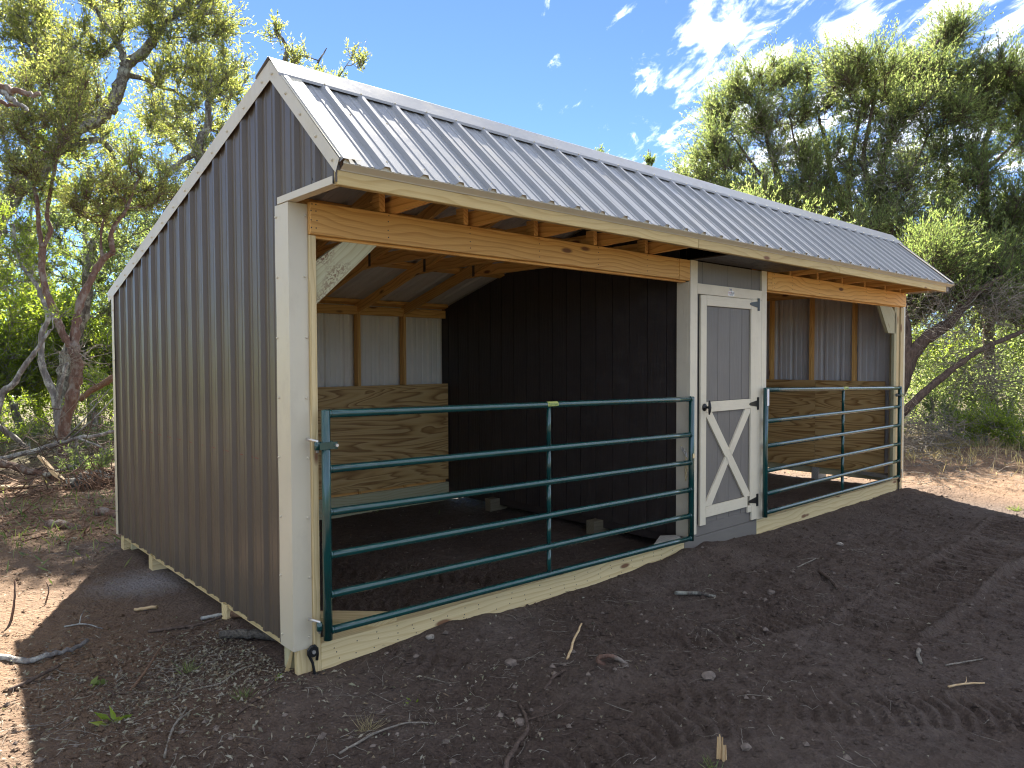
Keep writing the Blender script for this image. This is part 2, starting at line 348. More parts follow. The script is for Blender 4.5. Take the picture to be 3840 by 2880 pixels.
def chbox_vf(sx, sy, sz, c):
    """a box with chamfered edges centred on the origin"""
    hx, hy, hz = sx/2, sy/2, sz/2
    c = min(c, hx*0.6, hy*0.6, hz*0.6)
    V, idx = [], {}
    for i in (-1, 1):
        for j in (-1, 1):
            for k in (-1, 1):
                for ax in range(3):
                    p = [i*(hx-c), j*(hy-c), k*(hz-c)]
                    p[ax] = (i*hx, j*hy, k*hz)[ax]
                    idx[(i, j, k, ax)] = len(V); V.append(p)
    F = []
    for ax in range(3):
        a, b_ = (ax+1) % 3, (ax+2) % 3
        for s in (-1, 1):
            q = []
            for (u, w) in ((-1, -1), (1, -1), (1, 1), (-1, 1)):
                t = [0, 0, 0]; t[ax] = s; t[a] = u; t[b_] = w
                q.append(idx[(t[0], t[1], t[2], ax)])
            F.append(tuple(q if s > 0 else q[::-1]))
        for u in (-1, 1):                                   # edges along ax
            for w in (-1, 1):
                t0 = [0, 0, 0]; t0[a] = u; t0[b_] = w; t1 = list(t0)
                t0[ax] = -1; t1[ax] = 1
                q = [idx[(*t0, a)], idx[(*t1, a)], idx[(*t1, b_)], idx[(*t0, b_)]]
                F.append(tuple(q if u*w < 0 else q[::-1]))
    for i in (-1, 1):
        for j in (-1, 1):
            for k in (-1, 1):
                q = [idx[(i, j, k, 0)], idx[(i, j, k, 1)], idx[(i, j, k, 2)]]
                F.append(tuple(q if i*j*k > 0 else q[::-1]))
    return V, F
def board(name, p0, p1, w, t, side, mat, parent=None, ch=0.003):
    """sawn board from p0 to p1, w wide along 'side', t thick; grain along its length"""
    p0, p1 = Vector(p0), Vector(p1)
    X = (p1-p0); L = X.length; X.normalize()
    Y = Vector(side); Y = (Y - X*Y.dot(X)).normalized(); Z = X.cross(Y)
    V, F = chbox_vf(L, w, t, ch)
    o = raw(name, V, F, mat, parent)
    mid = (p0+p1)/2
    o.matrix_local = Matrix(((X.x, Y.x, Z.x, mid.x), (X.y, Y.y, Z.y, mid.y), (X.z, Y.z, Z.z, mid.z), (0, 0, 0, 1)))
    return o
def bx(name, x0, x1, y0, y1, z0, z1, mat, parent=None, g='x', ch=0.003):
    cxx, cyy, czz = (x0+x1)/2, (y0+y1)/2, (z0+z1)/2
    if g == 'x': return board(name, (x0, cyy, czz), (x1, cyy, czz), y1-y0, z1-z0, (0, 1, 0), mat, parent, ch)
    if g == 'y': return board(name, (cxx, y0, czz), (cxx, y1, czz), z1-z0, x1-x0, (0, 0, 1), mat, parent, ch)
    return board(name, (cxx, cyy, z0), (cxx, cyy, z1), x1-x0, y1-y0, (1, 0, 0), mat, parent, ch)
def prism(name, poly, ext, mat, parent=None, axis=(1, 0, 0)):
    """polygon (3-D points, planar) pushed along vector ext; 'axis' is the grain direction"""
    P = [Vector(p) for p in poly]; E = Vector(ext)
    X = Vector(axis).normalized(); n = E.normalized(); Y = (n - X*n.dot(X)).normalized(); Z = X.cross(Y)
    mid = sum(P, Vector())/len(P) + E*0.5
    R = Matrix((X, Y, Z))
    V = [R @ (p-mid) for p in P] + [R @ (p+E-mid) for p in P]
    k = len(P)
    F = [tuple(range(k)), tuple(range(2*k-1, k-1, -1))] + [(i, i+k, (i+1) % k+k, (i+1) % k) for i in range(k)]
    nrm = (P[1]-P[0]).cross(P[2]-P[0])
    if nrm.dot(E) > 0: F = [f[::-1] for f in F]
    o = raw(name, V, F, mat, parent)
    Rt = R.transposed()
    o.matrix_local = Matrix(((Rt[0][0], Rt[0][1], Rt[0][2], mid.x), (Rt[1][0], Rt[1][1], Rt[1][2], mid.y), (Rt[2][0], Rt[2][1], Rt[2][2], mid.z), (0, 0, 0, 1)))
    return o
def tube_vf(P, R, k=8, cap=True):
    """tapered tube along points P with radii R -> vertex and quad arrays"""
    P = np.asarray(P, float); R = np.asarray(R, float); n = len(P)
    T = np.gradient(P, axis=0); T /= (np.linalg.norm(T, axis=1, keepdims=True)+1e-9)
    ref = np.array([0.31, 0.17, 0.93]) if abs(T[0] @ np.array([0.31, 0.17, 0.93])) < 0.9 else np.array([1.0, 0, 0])
    U = np.zeros_like(P); u = np.cross(T[0], ref); u /= np.linalg.norm(u)
    for i in range(n):
        u = u - T[i]*(u @ T[i]); u /= (np.linalg.norm(u)+1e-9); U[i] = u
    W = np.cross(T, U)
    a = np.arange(k)*2*np.pi/k
    V = P[:, None, :] + R[:, None, None]*(np.cos(a)[None, :, None]*U[:, None, :] + np.sin(a)[None, :, None]*W[:, None, :])
    V = V.reshape(-1, 3)
    i = np.arange(n-1)[:, None]*k; j = np.arange(k)[None, :]; j2 = (j+1) % k
    F = np.stack([i+j, i+j2, i+k+j2, i+k+j], -1).reshape(-1, 4)
    if cap and k >= 4:
        V = np.vstack([V, P[:1], P[-1:]]); c0, c1 = n*k, n*k+1
        jj = np.arange(0, k, 2)
        F0 = np.stack([np.full(len(jj), c0), (jj+2) % k, (jj+1) % k, jj], -1)
        F1 = np.stack([np.full(len(jj), c1), (n-1)*k+jj, (n-1)*k+(jj+1) % k, (n-1)*k+(jj+2) % k], -1)
        F = np.vstack([F, F0, F1])
    return V, F
class Bag:
    """collects vertex/quad arrays that belong to ONE object"""
    def __init__(s): s.V, s.F, s.n = [], [], 0
    def add(s, V, F):
        s.V.append(np.asarray(V, float)); s.F.append(np.asarray(F)+s.n); s.n += len(V)
    def tube(s, P, R, k=8, cap=True): s.add(*tube_vf(P, R, k, cap))
    def box(s, x0, x1, y0, y1, z0, z1):
        V = [(x, y, z) for x in (x0, x1) for y in (y0, y1) for z in (z0, z1)]
        s.add(V, np.array([(0, 1, 3, 2), (4, 6, 7, 5), (0, 4, 5, 1), (2, 3, 7, 6), (0, 2, 6, 4), (1, 5, 7, 3)]))
    def build(s, name, mat, parent=None, smooth=False):
        return raw(name, np.vstack(s.V), np.vstack(s.F), mat, parent, smooth)
def tube(name, P, R, mat, parent=None, k=10, smooth=True):
    V, F = tube_vf(P, R, k); return raw(name, V, F, mat, parent, smooth)
def rod(name, p0, p1, r, mat, parent=None, k=14):
    return tube(name, [p0, Vector(p0).lerp(Vector(p1), 0.5), p1], [r, r, r], mat, parent, k)
def disc(name, c, axis, r, h, mat, parent=None, k=12):
    a = Vector(axis).normalized()*h; return tube(name, [Vector(c), Vector(c)+a], [r, r], mat, parent, k, smooth=False)

# smooth value noise
def vnoise(x, y, seed):
    xi = np.floor(x).astype(np.int64); yi = np.floor(y).astype(np.int64); fx = x-xi; fy = y-yi
    fx = fx*fx*(3-2*fx); fy = fy*fy*(3-2*fy)
    def h(a, b):
        v = (a*374761393 + b*668265263 + seed*974711) & 0x7fffffff
        v = ((v ^ (v >> 13))*1274126177) & 0x7fffffff
        return ((v ^ (v >> 16)) & 0xffff)/65535.0
    return (h(xi, yi)*(1-fx)+h(xi+1, yi)*fx)*(1-fy) + (h(xi, yi+1)*(1-fx)+h(xi+1, yi+1)*fx)*fy

# ------------------------------------------------------------------ ground
TRACKS = [  # polyline, half width, tread pitch, depth
    ([(7.6, -1.55), (5.77, -1.75), (4.6, -1.75), (3.6, -1.78), (2.9, -1.80)], 0.24, 0.14, 0.040),
    ([(8.3, -2.15), (6.4, -2.25), (4.9, -2.28), (3.6, -2.35)], 0.24, 0.14, 0.034),
    ([(0.95, -1.50), (1.30, -1.52), (1.62, -1.95), (2.08, -2.40), (2.40, -2.80)], 0.16, 0.078, 0.026),
    ([(0.15, -1.75), (0.40, -1.50), (0.95, -1.62), (1.35, -1.90)], 0.17, 0.080, 0.026),
    ([(0.45, -0.12), (0.66, -0.40), (0.72, -0.62)], 0.15, 0.080, 0.028),
    ([(1.75, -0.95), (2.3, -1.25), (3.0, -1.45)], 0.13, 0.09, 0.022),
    ([(-1.6, -0.9), (-1.05, -0.45), (-0.7, -0.55), (-0.3, -1.0)], 0.20, 0.085, 0.026),
    ([(2.0, 0.6), (1.0, 1.8), (0.6, 3.0)], 0.22, 0.09, 0.026),
    ([(1.2, 0.5), (0.6, 1.2), (0.2, 2.4)], 0.20, 0.09, 0.02),
    ([(-1.1, 1.9), (-0.55, 2.1), (-0.1, 1.9)], 0.14, 0.12, 0.010)]
def ground_h(x, y):
    x = np.asarray(x, float); y = np.asarray(y, float)
    near = np.exp(-(np.maximum(0, np.hypot((x-3)/8, (y+0.5)/6)-1))**2)
    h = 0.045*(vnoise(x*0.55, y*0.55, 1)-0.5) + 0.030*(vnoise(x*1.9, y*1.9, 2)-0.5) + 0.022*(vnoise(x*5.3, y*5.3, 3)-0.5)
    n4 = vnoise(x*12+3*vnoise(x*4, y*4, 8), y*12, 4); n5 = vnoise(x*27, y*27, 5); n6 = vnoise(x*55, y*55, 6)
    rough = 0.35+0.9*vnoise(x*0.8, y*0.8, 7)
    h = h + rough*(0.020*(np.abs(n4-0.5)*2)**1.3 + 0.010*(n5-0.5) + 0.005*(n6-0.5)) - 0.018
    # level pad under the shed walls
    pad = np.exp(-(np.maximum(0, np.maximum(np.maximum(-x-0.05, x-8.6)/0.35, np.maximum(-y-0.02, y-3.7)/0.25)))**2)
    h = h*(1-0.55*pad)
    h = h + 0.085*np.exp(-((x-3.75)/0.75)**2)*np.exp(-((y+0.12)/0.28)**2)*(0.7+0.6*vnoise(x*6, y*6, 12))
    h = h + 0.045*np.exp(-((x-0.95)/0.5)**2)*np.exp(-((y+0.06)/0.16)**2)*(0.5+vnoise(x*7, y*7, 13))
    h = h + 0.05*np.exp(-((x-1.25)/0.35)**2-((y+1.12)/0.2)**2) + 0.045*np.exp(-((x-1.05)/0.5)**2-((y+1.95)/0.22)**2)
    h = h + 0.06*np.exp(-((x-0.16)/0.22)**2-((y-0.95)/0.16)**2)            # heap at the second skid block
    h = h + 0.05*np.exp(-((x-8.6)/0.35)**2-((y+0.35)/0.3)**2)
    for pts, hw, pitch, dep in TRACKS:
        s0 = 0.0
        best = np.full(x.shape, 9.0); ss = np.zeros(x.shape); dd = np.zeros(x.shape)
        for (ax, ay), (bx_, by_) in zip(pts[:-1], pts[1:]):
            L = math.hypot(bx_-ax, by_-ay); tx, ty = (bx_-ax)/L, (by_-ay)/L
            t = np.clip((x-ax)*tx+(y-ay)*ty, 0, L); px, py = ax+t*tx, ay+t*ty
            d = np.hypot(x-px, y-py); m = d < best
            best = np.where(m, d, best); ss = np.where(m, s0+t, ss); dd = np.where(m, (x-px)*(-ty)+(y-py)*tx, dd)
            s0 += L
        w = 1/(1+np.exp((best-hw)/0.018))
        end = np.clip(ss/0.12, 0, 1)*np.clip((s0-ss)/0.12, 0, 1)
        wob = 0.02*(vnoise(x*6, y*6, 21)-0.5)
        tread = np.clip(np.sin(2*np.pi*(ss+wob+0.25*np.abs(dd))/pitch)*1.9, -1, 1)*(0.6+0.8*vnoise(x*14, y*14, 24))
        brk = np.clip(2.4*vnoise(x*2.3, y*2.3, 22)-0.15, 0, 1)
        h = h*(1-0.5*w*end) + w*end*brk*dep*(tread*0.5-0.35)
        rim = np.exp(-((best-hw-0.03)/0.03)**2)*end*brk
        h = h + rim*dep*0.8*(0.4+vnoise(x*9, y*9, 23))
    # rougher pushed-up earth towards the woods
    lb = np.clip((y-4.2)/2.5, 0, 1)*np.clip((3.0-x)/3, 0, 1)
    h = h + lb*(0.10+0.16*(vnoise(x*0.9, y*0.9, 31)-0.4)+0.06*(vnoise(x*3.1, y*3.1, 32)-0.5))
    rb = np.clip((x-9.6)/3.0, 0, 1)
    h = h + rb*(0.10+0.22*(vnoise(x*0.8, y*0.8, 33)-0.35)+0.07*(vnoise(x*2.9, y*2.9, 34)-0.5))
    rc = np.clip((x-8.7)/1.0, 0, 1)*np.clip((16-x)/3, 0, 1)
    h = h + rc*(0.07*(vnoise(x*1.7, y*1.7, 41)-0.5)+0.05*(vnoise(x*4.3, y*4.3, 42)-0.5))
    far = np.clip(np.hypot(x-4, y-2)/40-0.5, 0, 1)
    return h*(0.4+0.6*near) + far*0.3
def axis_pts(dense, grow_lo, grow_hi, lo, hi):
    """dense: list of (start, stop, step)"""
    a = np.concatenate([np.arange(s, e, st) for s, e, st in dense])
    L, st = [a[0]], dense[0][2]
    while L[-1] > lo: st *= grow_lo; L.append(L[-1]-st)
    H, st = [a[-1]], dense[-1][2]
    while H[-1] < hi: st *= grow_hi; H.append(H[-1]+st)
    return np.concatenate([np.array(L[1:])[::-1], a, np.array(H[1:])])
gx = axis_pts([(-2.4, 3.4, 0.017), (3.4, 8.6, 0.022), (8.6, 10, 0.04), (10, 15, 0.09)], 1.13, 1.15, -400, 400)
gy = axis_pts([(-3.2, 0.2, 0.018), (0.2, 4.2, 0.035), (4.2, 9.5, 0.08)], 1.13, 1.15, -400, 400)
GX, GY = np.meshgrid(gx, gy)
GZ = ground_h(GX, GY)
nx, ny = len(gx), len(gy)
ii = (np.arange(ny-1)[:, None]*nx + np.arange(nx-1)[None, :]).ravel()
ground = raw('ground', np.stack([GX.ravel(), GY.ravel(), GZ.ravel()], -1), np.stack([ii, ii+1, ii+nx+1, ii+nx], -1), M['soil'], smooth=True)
tag(ground, 'bare dark red-brown earth with track marks', kind='structure')
def gz(x, y): return float(ground_h(np.array([x]), np.array([y]))[0])

# ------------------------------------------------------------------ the shed
shed = empty('horse_shelter', 'long run-in horse shelter with brown metal gable, grey ribbed roof and tack room', 'shed', (0, 0, 0))
L_, D_ = 8.52, 3.62
YA, ZA = 0.194, 3.302                     # ridge
SB, SF = 0.281, 0.903                     # rear and front slopes
YE, YR = -0.559, 3.74
def zback(y): return ZA - SB*(y-YA)
def zfront(y): return ZA - SF*(YA-y)
def ztop(y): return zback(y) if y > YA else zfront(y)
PITCH_ = 0.2286

def rib_profile(x0, x1, phase):
    """(position, height) of the ribbed sheet between x0 and x1; major ribs at phase + k*pitch"""
    pts = [(x0, 0.0), (x1, 0.0)]
    k0 = int(math.floor((x0-phase)/PITCH_))-1; k1 = int(math.ceil((x1-phase)/PITCH_))+1
    for k in range(k0, k1+1):
        c = phase+k*PITCH_
        for dx, h in ((-0.031, 0), (-0.0135, 0.021), (0.0135, 0.021), (0.031, 0),
                      (0.062, 0), (0.069, 0.004), (0.082, 0.004), (0.089, 0), (0.139, 0), (0.146, 0.004), (0.159, 0.004), (0.166, 0)):
            if x0 < c+dx < x1: pts.append((c+dx, h))
    return sorted(pts)
def sheet(name, prof, place, t_lo, t_hi, m_out, m_in, parent, label=None, nseg=1):
    """ribbed sheet: place(s, h, t) -> world point; two skins 1.2 mm apart joined at the rim"""
    n = len(prof); V = []; F = []; mi = []
    rows = nseg+1
    for skin in (0.0, -0.0012):
        for (s, h) in prof:
            a, b_ = t_lo(s), t_hi(s)
            for r in range(rows): V.append(place(s, h+skin, a+(b_-a)*r/nseg))
    def vi(k, i, r): return k*n*rows+i*rows+r
    for i in range(n-1):
        for r in range(nseg):
            F.append((vi(0, i, r), vi(0, i+1, r), vi(0, i+1, r+1), vi(0, i, r+1))); mi.append(0)
            F.append((vi(1, i, r), vi(1, i, r+1), vi(1, i+1, r+1), vi(1, i+1, r))); mi.append(1)
        for r in (0, rows-1):
            F.append((vi(0, i, r), vi(1, i, r), vi(1, i+1, r), vi(0, i+1, r))); mi.append(0)
    for i in (0, n-1):
        for r in range(nseg): F.append((vi(0, i, r), vi(0, i, r+1), vi(1, i, r+1), vi(1, i, r))); mi.append(0)
    o = raw(name, np.array(V), np.array(F), None, parent, False, [m_out, m_in], mi)
    if label: o['label'] = label
    return o

# gable end by the camera: brown ribbed sheets, 36 in each
yr0 = 0.158
edges = [-0.52, 0.03] + [0.03+0.9144*k for k in range(1, 4)] + [D_-0.01]
for a, b_ in zip(edges[:-1], edges[1:]):
    lo = (lambda s: 2.537) if b_ < 0.1 else (lambda s: 0.135)
    sheet('wall_panel', rib_profile(a, b_, yr0), lambda s, h, t: (-0.001-h, s, t), lo, lambda s: ztop(s)-0.035, M['metal_dark'], M['metal_in'], shed)
# far gable end, seen from inside
for k in range(4):
    a, b_ = 0.03+0.9*k, min(0.03+0.9*(k+1), D_-0.01)
    sheet('wall_panel', rib_profile(a, b_, yr0), lambda s, h, t: (8.452+h, s, t), lambda s: 0.135, lambda s: ztop(s)-0.03, M['metal_dark'], M['metal_in_gray'], shed)
sheet('wall_panel', rib_profile(-0.52, 0.03, yr0), lambda s, h, t: (8.452+h, s, t), lambda s: 2.537, lambda s: ztop(s)-0.03, M['metal_dark'], M['metal_in_gray'], shed)
# rear wall
for k in range(10):
    a, b_ = 0.02+0.86*k, min(0.02+0.86*(k+1), 8.45)
    if a < b_: sheet('wall_panel', rib_profile(a, b_, 0.2), lambda s, h, t: (s, D_-0.022+h, t), lambda s: 0.135, lambda s: 2.338, M['metal_dark'], M['metal_in'], shed)
# roof sheets
xr0 = 0.232
for k in range(10):
    a = -0.02+0.9144*k; b_ = min(a+0.9144, L_-0.005)
    if b_-a < 0.05: continue
    nf = 1/math.hypot(1, SF); nb = 1/math.hypot(1, SB)
    pr = rib_profile(a, b_, xr0)
    sheet('roof_panel', pr, lambda s, h, t: (s, t-h*SF*nf, zfront(t)+h*nf), lambda s: YE, lambda s: YA-0.006, M['metal_roof'], M['metal_in_gray'], shed)
    sheet('roof_panel', pr, lambda s, h, t: (s, t+h*SB*nb, zback(t)+h*nb), lambda s: YR, lambda s: YA+0.006, M['metal_roof'], M['metal_in_gray'], shed)

def strip(name, prof, x0, x1, mat, label=None, n=1, wob=0.0):
    """bent sheet trim: profile of (y,z) points run along X, 1.5 mm thick"""
    P = np.array(prof); k = len(P)
    T = np.gradient(P, axis=0); N = np.stack([-T[:, 1], T[:, 0]], -1); N /= np.linalg.norm(N, axis=1, keepdims=True)
    V = []
    for q in (P, P-N*0.0015):
        for i in range(n+1):
            x = x0+(x1-x0)*i/n
            for (y, z) in q:
                V.append((x, y, z+wob*(rnd.random()-0.5)))
    F = []
    a = (n+1)*k
    for i in range(n):
        for j in range(k-1):
            v = i*k+j
            F.append((v, v+1, v+k+1, v+k)); F.append((a+v, a+v+k, a+v+k+1, a+v+1))
        F.append((i*k, i*k+k, a+i*k+k, a+i*k)); F.append((i*k+k-1, a+i*k+k-1, a+i*k+2*k-1, i*k+2*k-1))
    for i in (0, n):
        for j in range(k-1):
            v = i*k+j; F.append((v, a+v, a+v+1, v+1))
    o = raw(name, np.array(V), np.array(F), mat, shed)
    if label: o['label'] = label
    return o
# ridge cap over the ribs
strip('ridge_cap', [(0.058, zfront(0.058)+0.020), (0.066, zfront(0.066)+0.032), (YA-0.012, ZA+0.030), (YA, ZA+0.036), (YA+0.02, ZA+0.030), (0.36, zback(0.36)+0.026), (0.367, zback(0.367)+0.014)], -0.035, L_+0.005, M['metal_roof'], 'pale folded metal ridge cap', n=20, wob=0.0025)
# eave trim between fascia and roof edge
strip('eave_trim', [(YE-0.004, zfront(YE)-0.004), (-0.5285, 2.598), (-0.5235, 2.592)], 0.0, L_-0.01, M['tan'], 'tan eave trim under the roof edge', n=6)

prf = rib_profile(0.0, L_-0.01, xr0); nq = len(prf)
Vq = [(x, YE+0.004, zfront(YE+0.004)-0.008) for x, h in prf]+[(x, YE+0.004, zfront(YE+0.004)+h*1.25) for x, h in prf]
Vq += [(x, yq+0.0015, zq) for x, yq, zq in Vq]
Fq = []
for iq in range(nq-1):
    Fq += [(iq, iq+1, nq+iq+1, nq+iq), (2*nq+iq, 3*nq+iq, 3*nq+iq+1, 2*nq+iq+1), (nq+iq, nq+iq+1, 3*nq+iq+1, 3*nq+iq), (iq, 2*nq+iq, 2*nq+iq+1, iq+1)]
raw('eave_closure', np.array(Vq), np.array(Fq), M['tan'], shed)['label'] = 'tan closure strip following the ribs of the roof edge'
def plate(name, pts, thick, mat, label=None):
    """flat bent trim from a closed outline"""
    o = prism(name, pts, thick, mat, shed, axis=(Vector(pts[1])-Vector(pts[0])))
    if label: o['label'] = label
    return o
# rake trims (outer face + flange lying on the roof)
for xs, sgn in ((-0.024, -1), (L_-0.034, 1)):
    e = 0.0015*sgn
    plate('rake_trim', [(xs, YA, ZA+0.018), (xs, YA, ZA-0.088), (xs, -0.522, 2.578), (xs, YE, zfront(YE)+0.014)], (e, 0, 0), M['tan'])
    plate('rake_trim', [(xs, YA+0.001, ZA+0.018), (xs, YR+0.012, zback(YR)+0.018), (xs, YR+0.012, zback(YR)-0.055), (xs, YR-0.03, zback(YR)-0.073), (xs, YA+0.001, ZA-0.088)], (e, 0, 0), M['tan'])
    x2 = xs-sgn*0.115
    plate('rake_flange', [(xs, YE-0.004, zfront(YE)+0.018), (xs, YA-0.01, ZA+0.009), (x2, YA-0.01, ZA+0.012), (x2, YE-0.004, zfront(YE)+0.022)], (0, -0.001, 0.0012), M['tan'])
    plate('rake_flange', [(xs, YR+0.012, zback(YR)+0.018), (xs, YA+0.01, ZA+0.009), (x2, YA+0.01, ZA+0.012), (x2, YR+0.012, zback(YR)+0.022)], (0, 0.0005, 0.0012), M['tan'])
# soffit-end trim at the front of the gable
plate('soffit_trim', [(-0.029, 0.115, 2.530), (-0.029, -0.498, 2.528), (-0.029, -0.498, 2.566), (-0.029, 0.115, 2.566)], (0.0015, 0, 0), M['tan'])
plate('soffit_trim', [(-0.0275, 0.115, 2.530), (-0.0275, -0.498, 2.528), (0.025, -0.498, 2.528), (0.025, 0.115, 2.530)], (0, 0, 0.0012), M['tan'])
# corner trims
def corner_trim(y0, y1, x1, face):
    z0, z1 = 0.128, (2.527 if face == 'front' else 2.29)
    if face == 'front':
        pts = [(-0.024, 0.155), (-0.024, -0.004), (0.085, -0.004)]
    else:
        pts = [(-0.024, D_-0.06), (-0.024, D_+0.012), (0.06, D_+0.012)]
    V = []; n = 8
    for off in (0, 1):
        for i in range(n+1):
            z = z0+(z1-z0)*i/n
            for q, (x, y) in enumerate(pts):
                xx = x+(0.0014 if off else 0); yy = y+(0.0014 if off and face == 'front' else (-0.0014 if off else 0))
                if q == 0: yy += 0.006*math.sin(i*1.9)*(0 if off else 1) + 0.004*math.sin(i*3.1)
                V.append((xx, yy, z))
    F = []; a = (n+1)*3
    for i in range(n):
        for j in range(2):
            v = i*3+j; F.append((v, v+1, v+4, v+3)); F.append((a+v, a+v+3, a+v+4, a+v+1))
        F.append((i*3, i*3+3, a+i*3+3, a+i*3)); F.append((i*3+2, a+i*3+2, a+i*3+5, i*3+5))
    for i in (0, n):
        for j in range(2):
            v = i*3+j; F.append((v, a+v, a+v+1, v+1))
    return raw('corner_trim', np.array(V), np.array(F), M['tan'], shed)
corner_trim(0, 0, 0, 'front'); corner_trim(0, 0, 0, 'rear')
bx('corner_trim', 8.40, 8.474, -0.004, -0.002, 0.128, 2.527, M['tan'], shed, 'z', 0.0004)
bx('corner_trim', 8.472, 8.4745, -0.002, 0.10, 0.128, 2.527, M['tan'], shed, 'z', 0.0004)

# screw heads
def screws(name, items, r, h, mat, label=None):
    bag = Bag()
    for c, ax in items:
        a = Vector(ax).normalized(); c = Vector(c)
        bag.tube([c, c+a*h*0.4, c+a*h], [r, r*0.95, r*0.5], 6)
    o = bag.build(name, mat, shed); o['kind'] = 'stuff'
    if label: o['label'] = label
    return o
it = []
for k in range(8):
    z = 0.19+0.325*k; it.append(((-0.024, 0.13+0.01*(k % 2), z), (-1, 0, 0))); it.append(((0.066+0.006*(k % 2), -0.004, z), (0, -1, 0)))
for k in range(5):
    t = k/4; y = YA-0.03-(0.66*t); it.append(((-0.026, y, zfront(y)-0.038), (-1, 0, 0)))
for k in range(14):
    y = YA+0.1+0.26*k
    if y < YR: it.append(((-0.026, y, zback(y)-0.045), (-1, 0, 0)))
for k in range(5): it.append(((-0.024, D_-0.05, 0.35+0.45*k), (-1, 0, 0)))
screws('trim_screws', it, 0.0075, 0.009, M['tan'])
it = []
for k in range(-2, 16):
    y = yr0+PITCH_*k+0.045
    if y < -0.5: continue
    for z in (0.19, 1.12, 2.60):
        if z > ztop(y)-0.1 or (y < 0.1 and z < 2.5): continue
        it.append(((-0.001, y, z), (-1, 0, 0)))
screws('wall_screws', it, 0.0085, 0.009, M['black'])
it = []
nf = 1/math.hypot(1, SF)
for k in range(37):
    x = xr0+PITCH_*k
    for y, dx in ((0.066, 0.0), (-0.49, 0.045), (-0.13, 0.045)):
        it.append(((x+dx, y, zfront(y)+(0.030 if dx == 0 else 0.0)), (0, -SF*nf, nf)))
screws('roof_screws', it, 0.0055, 0.008, M['tan'])

bag = Bag()
for k in range(1, 12):
    y0 = yr0+PITCH_*k+0.034
    if rnd.random() < 0.85: bag.box(-0.0030, -0.0012, y0+0.0, y0+0.16*rnd.uniform(0.5, 1.0), 1.1205, 1.1235)
M['chalk_red'] = plain('red_chalk', (0.22, 0.055, 0.045), 0.9, 0, 0.1, 60, 0.5)
o = bag.build('chalk_line', M['chalk_red'], shed); o['kind'] = 'stuff'; o['label'] = 'faint red chalk line along the wall screws'
# fascia boards
for a, b_ in ((-0.012, 2.97), (2.974, 5.355), (5.359, 8.34)):
    bx('fascia_board', a, b_, -0.521, -0.483, 2.524, 2.593, M['fascia'], shed, 'x')
# headers with their end blocks and inner twin
bx('header_beam', 0.086, 3.408, -0.040, -0.002, 2.366, 2.538, M['gold'], shed, 'x')
bx('header_beam', 0.13, 3.565, 0.002, 0.040, 2.352, 2.527, M['gold'], shed, 'x')
bx('header_block', 3.411, 3.563, -0.043, -0.002, 2.364, 2.538, M['gold'], shed, 'x')
bx('header_beam', 4.953, 8.395, -0.040, -0.002, 2.368, 2.542, M['gold'], shed, 'x')
bx('header_beam', 4.87, 8.36, 0.002, 0.040, 2.354, 2.528, M['gold'], shed, 'x')
bx('header_block', 4.869, 4.950, -0.042, -0.002, 2.366, 2.542, M['gold'], shed, 'x')
# posts
def post(x0, x1, y0, y1, z0, z1, mat, label=None):
    o = bx('post', x0, x1, y0, y1, z0, z1, mat, shed, 'z')
    if label: o['label'] = label
post(0.0, 0.085, -0.001, 0.04, -0.08, 2.36, M['pale'])
post(0.0865, 0.126, -0.022, 0.09, -0.08, 2.364, M['pale'])
post(0.0, 0.126, 0.0915, 0.165, -0.02, 2.36, M['green'])
post(8.30, 8.40, -0.015, 0.085, -0.08, 2.36, M['pale'])
post(8.13, 8.20, 0.0, 0.038, 0.12, 2.36, M['green'])
post(8.205, 8.285, 0.0, 0.085, 0.0, 2.36, M['pale'])
# knee braces cut to fit post and header
prism('knee_brace', [(0.128, 0.0, 2.225), (0.128, 0.0, 1.99), (0.515, 0.0, 2.351), (0.300, 0.0, 2.351)], (0, 0.038, 0), M['mould'], shed, (0.73, 0, 0.68))['label'] = 'knee brace blotched with dark mould'
prism('knee_brace', [(8.20, 0.0, 2.02), (8.20, 0.0, 2.26), (8.03, 0.0, 2.351), (7.66, 0.0, 2.351), (7.93, 0.0, 2.02)], (0, 0.038, 0), M['green'], shed, (-0.6, 0, 0.7))
# sills
bx('sill_beam', 0.127, 3.527, -0.021, 0.068, 0.0-0.04, 0.138, M['pale'], shed, 'x')
bx('sill_beam', 4.728, 8.20, -0.021, 0.068, -0.06, 0.132, M['pale'], shed, 'x')
bx('sill_beam', 0.018, 0.056, 0.17, 3.6, 0.088, 0.134, M['pale'], shed, 'y')
bx('sill_beam', 8.385, 8.425, 0.10, 3.55, 0.072, 0.172, M['green'], shed, 'y')
bx('sill_beam', 0.06, 3.62, 3.465, 3.505, -0.06, 0.205, M['green'], shed, 'x')
# skid blocks under the walls
for y0 in (1.03, 2.645): bx('skid_block', 0.004, 0.36, y0, y0+0.09, -0.05, 0.112, M['pale'], shed, 'x')
bx('skid_block', 0.004, 0.30, 3.50, 3.59, -0.04, 0.115, M['pale'], shed, 'x')
for y0 in (0.99, 2.53): bx('skid_block', 3.50, 3.75, y0, y0+0.10, -0.05, 0.135, M['skid_dark'], shed, 'x')
bx('skid_block', 8.345, 8.60, 1.075, 1.175, -0.06, 0.160, M['gray_wood'], shed, 'x')
